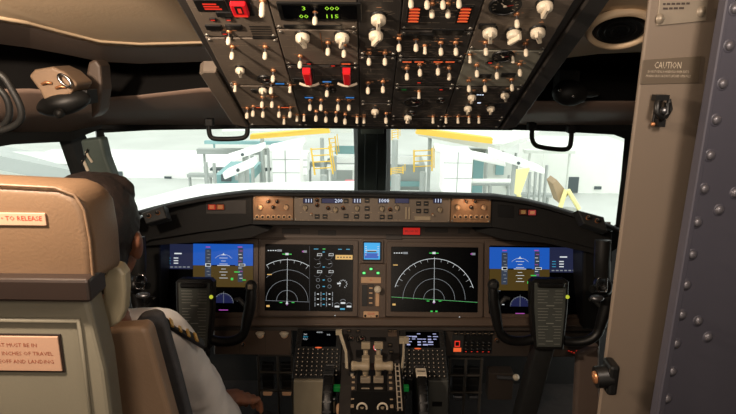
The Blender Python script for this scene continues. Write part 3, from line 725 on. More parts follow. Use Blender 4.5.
a, d, c, t_ = lprect(452, 334, 466, 352); b = MB('dark_grey'); b.prism([(a, d), (c, d), (c, t_), (a, t_)], 0, .003, .001); b.use('e_orange').rect(a + .006, d + .006, c - .018, d + .022, .0033); b.use('e_red').rect(a + .01, d + .026, c - .024, d + .05, .0033); b.use('black').rect(a + .013, d + .03, c - .027, d + .046, .0035); obj('annunciator', b, LP.M, t, label='small panel with glowing red light')
a, d, c, t_ = lprect(463, 334, 492, 352); b = MB('black'); b.prism([(a, d), (c, d), (c, t_), (a, t_)], 0, .003, .001)
for k in range(10): x = a + .012 + (c - a - .024) * (k % 5) / 4; y = d + .018 + .026 * (k // 5); b.use('black').lathe([(.008, .003), (.007, .011), (0, .012)], (x, y, 0), n=12); b.use('e_red' if k < 5 else 'legend_dim').rect(x - .003, y - .012, x + .003, y - .010, .0035)
obj('knob_bank', b, LP.M, t)
for k in range(7): u, v = LP.uv(456 + k * 6, 334, .01); part('push_button/sq', pushbtn, LP.at(u, v), t)
b = MB('e_red')
for k in range(8): u, v = LP.uv(568 + k * 2.6, 351 + (k % 3)); b.rect(u, v, u + .006, v + .002, .0006)
obj('lettering', b, LP.M, t, label='scattered small red captions')
for px in (497, 512, 556, 570): u, v = LP.uv(px, 341, .01); part('rotary_knob/ring', dark_knob, LP.at(u, v), t)

# ================================================================== FORWARD ELECTRONICS PANEL, CDUs
FE = Frame(at(372, 329, 2.075), (0, math.cos(R(30)), math.sin(R(30))))
def ferect(x0, y0, x1, y1, n=0):
    ym = (y0 + y1) / 2; return FE.uv(x0, ym, n)[0], FE.uv(372, y1, n)[1], FE.uv(x1, ym, n)[0], FE.uv(372, y0, n)[1]
def cdu(label, x0, x1, left):
    a, d, c, t = ferect(x0, 329, x1, 379); T_ = thing('control_display_unit', label, 'keypad unit', FE.at((a + c) / 2, d)); w = c - a; h = t - d
    b = MB('dark_grey'); b.prism(rrect((a + c) / 2, (d + t) / 2, w, h, .004), -.08, 0, .002); obj('case', b, FE.M, T_)
    s0, s1 = (a + .022, c - .020); sy0, sy1 = d + h * .62, t - .010
    b = MB('screen'); b.rect(s0, sy0, s1, sy1, .0005); sc_ = obj('screen', b, FE.M, T_)
    W_ = s1 - s0; H_ = sy1 - sy0
    if left:
        b = MB('e_white'); b.text('IDENT', (s0 + s1) / 2, sy1 - .008, .008, .001)
        for k, tx in enumerate(('737', 'NAV', 'POS')): b.use('e_cyan' if k == 1 else 'e_white').text(tx, s0 + .004, sy1 - .018 - k * .010, .009, .001, 'LEFT')
        b.use('e_white').text('26K', s1 - .03, sy1 - .018, .008, .001)
    else:
        b = MB('e_mcdu')
        for k in range(5):
            for q in range(6):
                if random.random() < .82: x = s0 + .003 + q * (W_ - .006) / 6; y = sy1 - .009 - k * (H_ - .012) / 5; b.rect(x, y - random.choice((.0025, .005)), x + (W_ / 6) * random.choice((.6, .9)), y + .001, .001)
    obj('display_graphics', b, FE.M, sc_)
    x = (s0 + s1) / 2 + (.0 if left else -.02); b = MB('e_orange'); b.lathe([(.008, 0), (.006, .0006), (0, .0008)], n=14, sy=.35, sx=1.6); obj('indicator_light', b, FE.at(x, sy0 - .004, .0004), T_, label='small orange glow under the screen')
    def key():
        k = MB('key'); k.rbox((0, 0), .0125, .0105, 0, .004, .002, .001); k.use('e_key').text('8', 0, 0, .0075, .0042); return k
    rows_, cols = 7, 9
    for i in range(rows_):
        for j in range(cols):
            u = a + .014 + j * (w - .028) / (cols - 1); v = d + .012 + i * (sy0 - d - .026) / (rows_ - 1)
            part('key', key, FE.at(u, v), T_)
    for k in range(5):
        for x in (a + .009, c - .009): b = MB('key'); b.rbox((0, 0), .009, .007, 0, .004, .001, .0008); part('line_key', lambda b=b: b, FE.at(x, sy0 + .010 + k * .0135), T_)
    return T_
cdu('keypad unit with mostly dark screen, left of the thrust levers', 294.5, 341, True)
cdu('keypad unit with pale lit screen, right of the thrust levers', 400.5, 446, False)
a, d, c, t = ferect(341.5, 329, 400, 379)
fp = thing('forward_pedestal_panel', 'dark panel with small gauges between the two keypad units', 'control panel', FE.at((a + c) / 2, d))
b = MB('panel_dark'); b.prism([(a, d), (c, d), (c, t), (a, t)], -.08, -.004, .002); obj('face_plate', b, FE.M, fp)
for px, py, r in ((351, 338, .014), (361, 339, .019)):
    u, v = FE.uv(px, py); part('gauge/%d' % int(r * 1e4), lambda r=r: gauge(r), FE.at(u, v, -.004), fp)
def glass_tile(x0, y0, x1, y1, m, name, label=None):
    a, d, c, t = ferect(x0, y0, x1, y1); b = MB(m); b.prism([(a, d), (c, d), (c, t), (a, t)], -.004, .001, .001); obj(name, b, FE.M, fp, label=label)
glass_tile(370, 337, 386, 341, 'black', 'annunciator'); glass_tile(388, 330, 397, 336, 'mip', 'switch_plate'); glass_tile(356, 350, 366, 358, 'black', 'annunciator')
for px, py in ((390, 345), (395, 331), (390, 331), (349, 331), (358, 331), (391, 352)): u, v = FE.uv(px, py); part('push_button/sq', pushbtn, FE.at(u, v, -.004), fp)
u, v = FE.uv(378, 347.5); b = MB('black'); b.lathe([(.019, 0), (.018, .005)], n=24); b.use('e_white').arc((0, 0), .0135, 40, 330, .004, .0054); b.use('e_red').arc((0, 0), .0165, 60, 280, .002, .0054); b.use('ink_red').rect(-.004, -.006, .012, .0, .0055); obj('gauge', b, FE.at(u, v, -.004), fp, label='round gauge with red and white ring')

# ================================================================== THROTTLE QUADRANT
qd = thing('throttle_quadrant', 'dark centre pedestal with thrust levers, trim wheels and side levers', 'throttle quadrant', V((.01, 1.75, 0)))
def q3(px, py, Y): return at(px, py, Y)
def xw(px, py, Y): return at(px, py, Y).x
cx0 = xw(372, 370, 1.8)
def yz_prism(mb, poly, x0, x1):        # side profile in (Y,Z) swept along x
    n = len(poly); vs = [(x, p[0], p[1]) for x in (x0, x1) for p in poly]
    fs = [tuple(range(n)), tuple(range(2 * n - 1, n - 1, -1))] + [(i, n + i, n + (i + 1) % n, (i + 1) % n) for i in range(n)]
    return mb.add(vs, fs)
prof = [(1.99, 0), (1.99, .50), (1.93, .555), (1.84, .575), (1.76, .570), (1.68, .548), (1.60, .515), (1.45, .49), (1.2, .48), (1.2, 0)]
b = MB('panel_dark'); yz_prism(b, prof, cx0 - .105, cx0 + .105); obj('housing', b, None, qd, bevel=.004)
b = MB('black'); yz_prism(b, [(1.92, .50), (1.92, .5615), (1.84, .5805), (1.76, .5755), (1.68, .5535), (1.64, .50)], cx0 - .05, cx0 + .05); obj('lever_gate', b, None, qd, bevel=.003)
b = MB('legend')
for s in (-1, 1):
    for k in range(9):
        y = 1.66 + k * .028; z = .580 - abs(y - 1.83) * .12; b.box((cx0 + s * .062, y, z - .0035), (.010, .004, .012))
obj('lever_scale', b, None, qd)
# white slotted scale on the right
for (px, col) in ((397, 'ink_white'),):
    p = at(px, 365, 1.80) ; e = at(px + 3, 412, 1.60); b = MB('black'); b.slab([p + V((-.012, 0, .004)), e + V((-.012, 0, .004)), e + V((.012, 0, .004)), p + V((.012, 0, .004))], .03)
    b.use(col)
    for s in (-.008, .0045):
        b.slab([p + V((s, 0, .005)), e + V((s, 0, .005)), e + V((s + .0035, 0, .005)), p + V((s + .0035, 0, .005))], .002)
    for k in range(9): q = p.lerp(e, (k + .5) / 9); b.box((q.x - .001, q.y, q.z + .0045), (.014, .0035, .002))
    obj('scale_strip', b, None, qd, label='white slotted flap scale')
# thrust levers: two arms with broad grips
for s in (-1, 1):
    x = cx0 + s * .0215; lv = MB('lever')
    top = at(372 + s * 10, 366, 1.79); base = V((x, 1.80, .50))
    lv.tube([base, V((x, 1.805, .575)), V((x, 1.80, top.z - .01))], [.011, .0105, .0125], 10, flat=.8)
    o = obj('thrust_lever', lv, None, qd)
    gx0, gx1 = (x - s * .014, x + s * .048)
    g_ = MB('lever'); lo, hi = min(gx0, gx1), max(gx0, gx1)
    g_.lathe([(.010, 0), (.0165, .003), (.0155, .022), (.013, .036), (.016, .050), (.0175, .058), (.014, .062)], (gx0, 1.79, top.z), (s, 0, 0), 20)
    g_.box((x, 1.80, top.z + .018), (.026, .026, .022)); obj('grip', g_, None, o, bevel=.003)
    r_ = MB('lever'); r_.tube([V((x, 1.83, top.z - .01)), V((x, 1.85, top.z + .03)), V((x, 1.835, top.z + .055))], [.008, .009, .011], 10); r_.box((x, 1.835, top.z + .052), (.03, .016, .022)); obj('reverser_handle', r_, None, o, bevel=.003)
    f_ = MB('cream_dark'); f_.box((x, 1.765, top.z - .035), (.034, .018, .02)); f_.box((x, 1.745, top.z - .058), (.03, .016, .012)); obj('lever_collar', f_, None, qd, bevel=.003)
# long side levers (speed brake on the pilot side, flap lever on the other)
mat('lever_pale', '#b9ac93', .4, var=.05)
p0 = at(340, 333, 1.98); p1 = at(346, 352, 1.93); p2 = at(347, 374, 1.85); p3 = at(345, 386, 1.82)
b = MB('lever_pale'); b.tube([p0, p0.lerp(p1, .5), p1, p2, p3], [.008, .0075, .0065, .008, .009], 10, flat=.55); b.box(tuple(p0 + V((-.004, 0, .003))), (.022, .014, .018)); obj('speed_brake_lever', b, None, qd, bevel=.002, label='pale long lever on the pilot side')
p0 = at(404, 340, 1.96); p1 = at(403.5, 356, 1.92); p2 = at(401, 378, 1.85)
b = MB('lever_pale'); b.tube([p0, p1, p1.lerp(p2, .5), p2], [.006, .0065, .007, .008], 10, flat=.6); b.box(tuple(p0), (.034, .018, .022)); obj('flap_lever', b, None, qd, bevel=.003, label='pale flap lever with square head')
# trim wheels
for s, px, m in ((-1, 328.5, 'black'), (1, 421, 'black')):
    x = xw(px, 395, 1.74); wz = .487; wy = 1.765; b = MB(m)
    b.lathe([(.02, -.010), (.105, -.010), (.118, -.016), (.128, -.016), (.131, -.008), (.131, .008), (.128, .016), (.118, .016), (.105, .010), (.02, .010)], (x, wy, wz), (1, 0, 0), 56)
    for k in range(28): a = 2 * math.pi * k / 28; b.box((x, wy + .131 * math.cos(a), wz + .131 * math.sin(a)), (.026, .006, .006), Matrix.Rotation(a, 3, 'X'))
    w_ = obj('trim_wheel', b, None, qd)
    c_ = MB('cream' if s > 0 else 'dark_grey'); c_.slab([(x - .017, wy + .02, wz + .134), (x - .017, wy - .025, wz + .133), (x + .017, wy - .025, wz + .133), (x + .017, wy + .02, wz + .134)], .012, (0, 0, 1)); obj('wheel_marker', c_, None, w_, bevel=.002, label='white painted segment' if s > 0 else None)
# start levers plate with two white horseshoe handles
a = at(351, 391, 1.715); c = at(399, 391, 1.715); b = MB('black')
yz_prism(b, [(1.72, .48), (1.72, a.z), (1.60, a.z - .045), (1.45, a.z - .07), (1.45, .45)], a.x, c.x); obj('start_lever_block', b, None, qd, bevel=.004)
for px in (362, 382.5):
    p = at(px, 408, 1.655); b = MB('cream'); pts = [p + V((.015 * math.cos(R(an)), 0, .017 * math.sin(R(an)))) for an in range(-30, 211, 20)]; b.tube(pts, .0034, 8); b.use('lever').cyl(p + V((0, .004, -.03)), p + V((0, .004, 0)), .006, .006, 10); obj('start_lever', b, None, qd, label='start lever with white horseshoe handle')
for px, py, Y, m in ((337.5, 388, 1.78, 'green_block'), (405, 388, 1.80, 'green_block')):
    p = at(px, py, Y); b = MB(m); b.box(tuple(p), (.026, .018, .020)); obj('green_cap', b, None, qd, bevel=.003, label='green cap')
p = at(341, 409, 1.70); b = MB('gear_tan'); b.box(tuple(p), (.032, .03, .03)); obj('tan_knob', b, None, qd, bevel=.008)
b = MB('black'); p = at(352, 377, 1.82); b.box(tuple(p), (.022, .02, .045)); obj('switch_block', b, None, qd, bevel=.003)
b = MB('ink_white')
for py, dz in ((375, .0), (381.5, .0)): p = at(352, py, 1.808); b.box(tuple(p), (.009, .003, .009))
obj('placard_mark', b, None, qd)
for px, py, Y in ((404, 398, 1.76), (403, 378, 1.84), (333, 372, 1.86), (334, 399, 1.76)):
    p = at(px, py, Y); b = MB('steel'); b.ell(tuple(p), (.009, .009, .009), 12, 8); b.use('lever').cyl(tuple(p - V((0, 0, .05))), tuple(p), .004, .004, 8); obj('small_lever', b, None, qd)
# pedestal covers under the keypads
for s, (x0, x1), m, lab in ((-1, (293.5, 325), 'wing', 'beige cover box below the dark-screened keypad unit'), (1, (428, 448.5), 'door_grey', 'grey cover box below the pale-screened keypad unit')):
    p = at(x0, 380.5, 1.885); e = at(x1, 380.5, 1.885); mat('cover%d' % s, '#948a74' if s < 0 else '#4b4c48', .5, var=.05)
    b = MB('cover%d' % s); yz_prism(b, [(1.99, .0), (1.99, p.z + .01), (1.885, p.z), (1.85, p.z - .18), (1.85, 0)], p.x, e.x); t = obj('pedestal_cover', b, None, None, bevel=.004); tag(t, lab, 'cover')
    if s > 0:
        q = at(437, 404, 1.868); b = MB('black'); b.box(tuple(q), (.035, .006, .016)); obj('handle_recess', b, None, t)

# ================================================================== CONTROL YOKES
YK = {}
def yoke(label, cx, side):
    """cx: pixel column of the hub; built about its own centre in metres, facing -Y"""
    c = at(cx, 312, 1.80); base = V((c.x, 1.86, 0)); T_ = thing('control_yoke', label, 'control yoke', base)
    F_ = Frame(c, (0, .22, 1)); k = .00322
    def P(x, y, z=0): return F_.M @ V(((x - cx) * k, -(y - 312) * k, z))
    # central pad with an engraved checklist
    x0 = -19 if side < 0 else -17; pad = [(-15.5 * k, 34 * k), (15.5 * k, 34 * k), (19 * k, 31 * k), (18.5 * k, 5 * k), (15 * k, -38 * k), (-14 * k, -38 * k), (-18.5 * k, 5 * k), (-19 * k, 31 * k)]
    b = MB('black'); b.prism(pad, -.035, .006, .003); hub = obj('hub', b, F_.M, T_)
    b = MB('pad'); b.prism([(-16 * k, 30 * k), (16 * k, 30 * k), (15.5 * k, 4 * k), (12.5 * k, -35 * k), (-12 * k, -35 * k), (-15.5 * k, 4 * k)], .006, .009, .001)
    b.use('pad_text')
    for i in range(19):
        y = 22 * k - i * 3.0 * k; w = (13 - i * .12) * k
        if i % 6 == 5: b.rect(-w * .3, y - .0012, w * .35, y + .0012, .0093)
        else: b.rect(-w, y - .0006, -w + w * random.uniform(.5, .9), y + .0006, .0093); b.rect(w * random.uniform(.2, .5), y - .0006, w, y + .0006, .0093)
    obj('checklist_card', b, F_.M, hub, label='grey card of fine engraved lines')
    b = MB('black'); b.rbox((0, 28 * k), .085, .014, .006, .022, .003, .003); obj('card_clip', b, F_.M, hub)
    b = MB('e_yellow'); b.lathe([(.0065, 0), (.006, .003), (0, .004)], n=12); obj('marker_dot', b, F_.at((17.5 if side > 0 else 17) * k, 16 * k, .007), hub, label='yellow dot')
    # horns
    for s in (-1, 1):
        if side < 0 or True:
            pts = [P(cx + s * 12, 341, -.02), P(cx + s * 26, 343.5, -.015), P(cx + s * 40, 341, -.005), P(cx + s * 49, 334, .0), P(cx + s * 53, 320, .005), P(cx + s * 57, 300, .012), P(cx + s * 58, 286, .018)]
            sm = []
            for i in range(len(pts) - 1):
                p0_, p1_, p2_, p3_ = pts[max(0, i - 1)], pts[i], pts[i + 1], pts[min(len(pts) - 1, i + 2)]
                for q in range(5):
                    t = q / 5; sm.append(.5 * ((2 * p1_) + (p2_ - p0_) * t + (2 * p0_ - 5 * p1_ + 4 * p2_ - p3_) * t * t + (3 * p1_ - p0_ - 3 * p2_ + p3_) * t ** 3))
            sm.append(pts[-1]); n_ = len(sm)
            rad = [(.0165 if i < n_ * .55 else .0165 + .004 * math.sin((i / n_ - .55) * 7)) for i in range(n_)]
            b = MB('black'); b.tube(sm, rad, 14, flat=.85); horn = obj('horn', b, None, T_)
            tp = pts[-1]; b = MB('rubber'); b.ell(tuple(tp + V((0, 0, .006))), (.019, .019, .021), 16, 10); b.use('cream_dark' if side < 0 else 'dark_grey').box(tuple(tp + V((0, -.017, .012))), (.016, .008, .016)); obj('horn_head', b, None, horn, bevel=.002)
            b = MB('dark_grey'); m0 = pts[4]; b.tube([P(cx + s * 51, 305, 0), P(cx + s * 44, 298, 0), P(cx + s * 40, 299, .0)], [.007, .008, .006], 10); obj('trigger', b, None, horn)
    # column
    b = MB('dark_grey'); lo = V((c.x, 1.90, .0)); hi = P(cx, 345, -.045)
    for (z_, w) in ((0, 0),): pass
    b.tube([hi + V((0, .0, .06)), hi, V((c.x - .03, 1.86, .42)), V((c.x - .05, 1.90, .05))], [.045, .043, .047, .052], 4, flat=1)
    obj('column', b, None, T_, bevel=.006); b = MB('rubber'); b.lathe([(.12, 0), (.10, .03), (.07, .06), (.06, .09)], (c.x - .05, 1.90, 0), n=20); obj('floor_boot', b, None, T_)
    return T_
yoke('black control yoke on its column in front of the seated pilot', 195, -1)
yoke('black control yoke on its column at the unmanned station by the door post', 549, 1)

# rudder pedals and footwell parts
for lab, xs, ys in (('dark metal pedal frame in the pilot-side footwell beside the pedestal', (258, 277.5, 292), (355, 372, 390)), ('dark metal pedal frame in the door-side footwell beside the pedestal', (450, 466, 482), (358, 375, 392))):
    b = MB('steel_dark')
    for x in xs: p = at(x, ys[0], 2.145); b.box((p.x, 2.145, p.z / 2), (.010, .014, p.z))
    for y in ys: p = at(xs[0], y, 2.145); q = at(xs[-1], y, 2.145); b.box(((p.x + q.x) / 2, 2.145, p.z), (q.x - p.x, .012, .008))
    tag(obj('pedal_frame', b, None, None, bevel=.002), lab, 'frame')
def pedal(px, py, Y, lab, bar):
    p = at(px, py, Y); T_ = thing('rudder_pedal', lab, 'pedal', V((p.x, Y, p.z - .10)))
    b = MB('black'); b.box((p.x, Y, p.z), (.046, .02, .12)); 
    for k in range(4): b.box((p.x, Y - .012, p.z - .045 + k * .028), (.038, .004, .006))
    obj('foot_plate', b, None, T_, bevel=.002)
    b = MB(bar); b.box((p.x, Y - .02, p.z - .065), (.036, .02, .016)); obj('toe_bar', b, None, T_, bevel=.004)
    b = MB('steel'); b.cyl((p.x, Y + .01, p.z), (p.x, Y + .12, p.z - .05), .01, .01, 10); b.cyl((p.x, Y + .12, p.z - .05), (p.x, Y + .12, p.z - .1), .012, .012, 10); obj('arm', b, None, T_)
pedal(268, 376, 2.18, 'grey rudder pedal with cream toe bar, pilot side, away from the pedestal', 'gear_tan'); pedal(287, 376, 2.18, 'grey rudder pedal with cream toe bar, pilot side, next to the pedestal', 'gear_tan')
pedal(458, 380, 2.18, 'dim rudder pedal, door side, next to the pedestal', 'steel'); pedal(473, 380, 2.18, 'dim rudder pedal, door side, next to the bare column', 'steel')
b = MB('mip_dark'); p = at(500, 372, 2.2); b.box((p.x, 2.2, p.z - .05), (.10, .06, .12)); b.use('steel').cyl((p.x - .02, 2.16, p.z), (p.x + .05, 2.16, p.z - .005), .008, .008, 10); b.use('cream').ell((p.x + .056, 2.16, p.z), (.014, .012, .014)); tag(obj('foot_heat_control', b, None, None, bevel=.003), 'small lever control with pale ball knob in the dark footwell', 'lever')
# ================================================================== CAPTAIN'S SEAT
def vprism(mb, pts, Y, depth, dz=0):
    """outline seen at the vertical plane y = Y, given real depth behind it"""
    f = [at(x, y, Y) for x, y in pts]; n = len(f); bk = [p + V((0, depth, dz)) for p in f]
    ar = sum(f[i].x * f[(i + 1) % n].z - f[(i + 1) % n].x * f[i].z for i in range(n))
    if ar < 0: f.reverse(); bk.reverse()
    fs = [tuple(range(n)), tuple(range(2 * n - 1, n - 1, -1))] + [(i, n + i, n + (i + 1) % n, (i + 1) % n) for i in range(n)]
    return mb.add(f + bk, fs)
SY = .72
seat = thing('pilot_seat', 'tan leather pilot seat with grey back shell and two placards', 'seat', V((-.53, SY + .2, 0)))
xl = -.76
def wx(px, py, Y=SY): return at(px, py, Y)
# headrest: rounded box with its own curved profile
tz = wx(60, 186).z; bz = wx(60, 284).z; xr = wx(86, 230).x
b = MB('leather'); prof = [(xl, bz), (xr + .002, bz), (xr + .004, bz + .06), (xr + .001, tz - .030), (xr - .009, tz - .011), (xr - .032, tz - .002), (-.53, tz + .004), (xl + .05, tz - .003), (xl + .02, tz - .015), (xl, tz - .05)]
n = len(prof); rings = [(0, .0), (.0, .078)]
vs = [(p[0], SY, p[1]) for p in prof] + [(p[0] + (.008 if p[0] > -.5 else -.008 if p[0] < -.6 else 0), SY + .045, p[1]) for p in prof] + [(p[0] + (.008 if p[0] > -.5 else -.008 if p[0] < -.6 else 0), SY + .075, p[1] - .004) for p in prof]
fs = [tuple(range(n)), tuple(range(3 * n - 1, 2 * n - 1, -1))]
for r in (0, 1): fs += [(r * n + i, (r + 1) * n + i, (r + 1) * n + (i + 1) % n, r * n + (i + 1) % n) for i in range(n)]
b.add(vs, fs, True); hd = obj('headrest', b, None, seat, bevel=.012, seg=4, smooth=True)
b = MB('leather'); b.tube([V((p[0], SY - .0005, p[1])) for p in prof[1:]], .0022, 6); obj('piping', b, None, hd)
def card(pts, Y, t, m, name, parent, **k):
    b = MB(m); vprism(b, pts, Y - t, t); return obj(name, b, None, parent, **k)
# placard on the headrest
p0 = wx(-82, 212, SY - .003); p1 = wx(46.5, 226, SY - .003)
b = MB('placard'); b.box(((p0.x + p1.x) / 2, SY - .0015, (p0.z + p1.z) / 2), (p1.x - p0.x, .003, p0.z - p1.z)); pl = obj('placard', b, None, hd, bevel=.001, label='pale placard with red text')
def vtext(mb, s, x, z, size, y, sx=1):
    vs, fs = glyphs(s, 'RIGHT'); mb.add([(x + p[0] * size * sx, y, z + p[1] * size) for p in vs], fs); return mb
b = MB('ink_red'); q = wx(42, 218.8, SY - .0034); vtext(b, 'PRESS BOTH SIDES \u2022 TO RELEASE', q.x, q.z, .0085, SY - .0034); obj('lettering', b, None, pl)
# dark bar and shell
s0 = wx(88, 280, SY - .02); s1 = wx(88, 303, SY - .02)
b = MB('seat_bar'); b.box(((xl + s0.x) / 2, SY + .005, (s0.z + s1.z) / 2), (s0.x - xl, .05, s0.z - s1.z)); obj('back_bar', b, None, seat, bevel=.004)
z1 = wx(95, 287).z; xr2 = wx(86, 300).x
b = MB('shell'); prof = [(xl, .50), (xr2 + .022, .50), (xr2 + .016, z1 - .12), (xr2 + .004, z1 - .02), (xr2 - .008, z1), (xl, z1)]
n = len(prof); vs = [(p[0], SY, p[1]) for p in prof] + [(p[0] - (.016 if p[0] > -.5 else 0), SY + .07, p[1]) for p in prof]
b.add(vs, [tuple(range(n)), tuple(range(2 * n - 1, n - 1, -1))] + [(i, n + i, n + (i + 1) % n, (i + 1) % n) for i in range(n)])
sh = obj('back_shell', b, None, seat, bevel=.008, seg=3)
a0 = wx(79, 320, SY); z_ = a0.z
b = MB('shell'); outer = rrect((a0.x - .95) / 2 + .13, z_ - .15, 0, 0, .001) if 0 else None
# raised rim around a recessed card bay
R0 = [(xl + .03, z_ - .28), (a0.x, z_ - .28), (a0.x, z_), (xl + .03, z_)]
rim = [V((x, SY - .0015, z)) for x, z in R0]; b.tube(rim, .0042, 8, closed=True); obj('bay_rim', b, None, sh)
q0 = wx(57.5, 337, SY - .004); q1 = wx(57.5, 371.5, SY - .004); wl = q0.x - .155
b = MB('seat_bar'); b.box(((wl + q0.x) / 2, SY - .001, (q0.z + q1.z) / 2), (q0.x - wl + .006, .002, q0.z - q1.z + .006)); pf = obj('placard_frame', b, None, sh, bevel=.0008)
b = MB('placard'); b.box(((wl + q0.x) / 2, SY - .002, (q0.z + q1.z) / 2), (q0.x - wl, .004, q0.z - q1.z)); pl = obj('placard', b, None, sh, bevel=.001, label='pale placard with three lines of brown text')
b = MB('ink_brown')
for s_, px, py in (('THIS SEAT MUST BE IN', 37, 345.5), ('ITS UPPER 7 INCHES OF TRAVEL', 53, 354), ('FOR TAKEOFF AND LANDING', 54, 362)):
    q = wx(px, py, SY - .0043); vtext(b, s_, q.x, q.z, .0078, SY - .0043, 1.0)
obj('lettering', b, None, pl)
b = MB('shell'); b.box((-.53, SY + .27, .46), (.44, .44, .10)); b.box((-.53, SY + .25, .22), (.24, .30, .40)); b.box((-.53, SY + .25, .02), (.34, .44, .04)); obj('pedestal_base', b, None, seat, bevel=.01)
b = MB('leather'); b.box((-.53, SY + .29, .55), (.44, .46, .10)); b.box((-.545, SY + .085, .80), (.38, .06, .55)); obj('seat_cushion', b, None, seat, bevel=.02, seg=3)
# grey wing beside the headrest
b = MB('wing'); Yw = .80
pts = [(103, 326), (102, 304), (103, 279), (106, 269), (112, 265.5), (119, 267), (124.5, 275), (125.5, 292), (124, 312), (119, 323), (110, 329)]
vprism(b, pts, Yw, .025); obj('side_wing', b, None, seat, bevel=.007, seg=3, label='grey rounded wing with padded edge')
# stowed armrest: leather pad and grey strap side
b = MB('leather_arm'); pts = [(103.5, 340), (104, 334), (109, 330), (141, 327.5), (146, 329), (149, 336), (160, 376), (174, 426), (176, 470), (122, 470), (114, 410)]
vprism(b, pts, .84, .035); obj('armrest', b, None, seat, bevel=.012, seg=4, label='tan leather armrest folded upright')
b = MB('strap'); pts = [(132, 327), (140, 315), (153, 312), (161, 315), (166, 327), (177, 365), (190, 416), (200, 470), (170, 470), (160, 400), (146, 345)]
vprism(b, pts, .93, .02); obj('armrest_side', b, None, seat, bevel=.008, seg=3, label='dark grey fabric side of the armrest')

# ================================================================== PILOT
def remesh(name, mb, parent, voxel, smooth=4, tex=None, label=None):
    o = obj(name, mb, None, parent, smooth=True); r = o.modifiers.new('r', 'REMESH'); r.mode = 'VOXEL'; r.voxel_size = voxel; r.use_smooth_shade = True
    s = o.modifiers.new('s', 'SMOOTH'); s.iterations = smooth; s.factor = .5
    if tex:
        t = bpy.data.textures.new(name, 'CLOUDS'); t.noise_scale = tex[0]; t.noise_depth = 2; d = o.modifiers.new('d', 'DISPLACE'); d.texture = t; d.strength = tex[1]; d.mid_level = .5; d.texture_coords = 'GLOBAL'
    if label: o['label'] = label
    return o
def limb(b, pts, rad, n=14):
    b.tube(pts, rad, n)
    for p, r in zip(pts, rad): b.ell(tuple(p), (r, r, r), 14, 10)
HC = at(93, 236, 1.06)                                   # head centre
pilot = thing('person', 'person with short dark hair in white epauletted shirt seated in the pilot seat', 'person', V((HC.x, 1.06, 0)))
SR = at(158, 338, 1.09); SL = V((2 * HC.x - SR.x - .02, 1.09, SR.z)); EL = at(222, 428, 1.27); WR = at(226, 399, 1.37); HN = at(246, 394, 1.58)
HIP = V((HC.x - .02, 1.02, .66)); HIR = V((HC.x + .10, 1.08, .66)); HIL = V((HC.x - .14, 1.08, .66)); KR = at(262, 413, 1.62); KL = V((2 * HC.x - KR.x - .06, 1.60, KR.z)); AR = V((KR.x + .02, 1.78, .12)); AL = V((KL.x, 1.78, .12))
b = MB('skin')
hx, hy, hz = HC
b.ell((hx, hy, hz + .012), (.076, .096, .098)); b.ell((hx + .004, hy + .03, hz - .045), (.058, .070, .066)); b.ell((hx + .004, hy + .075, hz - .088), (.026, .024, .022))   # skull, jaw, chin
b.ell((hx + .004, hy + .103, hz - .028), (.013, .022, .019)); b.tube([(hx + .004, hy + .086, hz + .016), (hx + .004, hy + .112, hz - .028)], [.008, .012], 8)               # nose
b.ell((hx + .004, hy + .094, hz - .062), (.024, .010, .009)); b.ell((hx + .004, hy + .084, hz + .022), (.048, .016, .010))                                                    # mouth, brow
for s in (-1, 1):
    b.ell((hx + s * .078, hy + .004, hz - .018), (.010, .020, .030)); b.ell((hx + s * .084, hy - .006, hz - .008), (.008, .014, .018))                                      # ears
NB = V((hx - .005, 1.04, SR.z + .03))
limb(b, [V((hx, hy - .01, hz - .05)), V((hx - .002, 1.05, hz - .10)), NB], [.054, .052, .060])
limb(b, [NB - V((0, 0, .02)), V((HC.x - .01, 1.03, SR.z - .16)), V((HC.x - .02, 1.03, .86)), HIP], [.085, .115, .11, .12], 18)
limb(b, [V((NB.x + .02, 1.06, SR.z)), SR], [.06, .048]); limb(b, [V((NB.x - .02, 1.06, SR.z)), SL], [.06, .048])
limb(b, [SR, SR.lerp(EL, .5), EL], [.048, .042, .036]); limb(b, [EL, EL.lerp(WR, .5), WR], [.037, .033, .024])
EL2 = V((SL.x - .06, 1.24, SR.z - .24)); WR2 = V((SL.x + .02, 1.46, .72)); limb(b, [SL, EL2], [.046, .036]); limb(b, [EL2, WR2], [.037, .024])
for a_, k_, f_ in ((HIR, KR, AR), (HIL, KL, AL)): limb(b, [a_, a_.lerp(k_ - V((0, 0, .07)), .5), k_ - V((0, 0, .07))], [.082, .07, .052]); limb(b, [k_ - V((0, 0, .07)), (k_ - V((0, 0, .07))).lerp(f_, .4), f_], [.050, .047, .034])
def hand(b, W_, dirv, side):
    """palm, four bent fingers of unequal length and a thumb resting over the knee"""
    d = V(dirv).normalized(); up = V((0, 0, 1)); up = (up - d * up.dot(d)).normalized(); sd = d.cross(up) * side
    palm = W_ + d * .045; M3 = Matrix((sd, d, up)).transposed()
    b.ell(tuple(palm), (.040, .050, .017), 16, 10, M3)
    b.tube([tuple(W_), tuple(palm)], [.024, .026], 12)
    for i, (off, ln) in enumerate(((-.030, .058), (-.010, .074), (.011, .080), (.031, .072))):
        r0 = palm + sd * off + d * .030; k1 = r0 + d * ln * .42 + up * .004; k2 = k1 + d * ln * .34 - up * .014; k3 = k2 + d * ln * .20 - up * .020
        limb(b, [r0, k1, k2, k3], [.0100, .0092, .0084, .0074], 10)
    t0 = W_ + sd * .026 + d * .022; t1 = t0 + sd * .026 + d * .022 - up * .006; t2 = t1 + sd * .008 + d * .026 - up * .006; limb(b, [t0, t1, t2], [.0125, .0108, .0090], 10)
hand(b, WR, at(262, 397, 1.50) - WR, -1); hand(b, WR2, V((.05, 1, -.12)), 1)
body = remesh('body', b, pilot, .0042, 3)
b = MB('shirt')
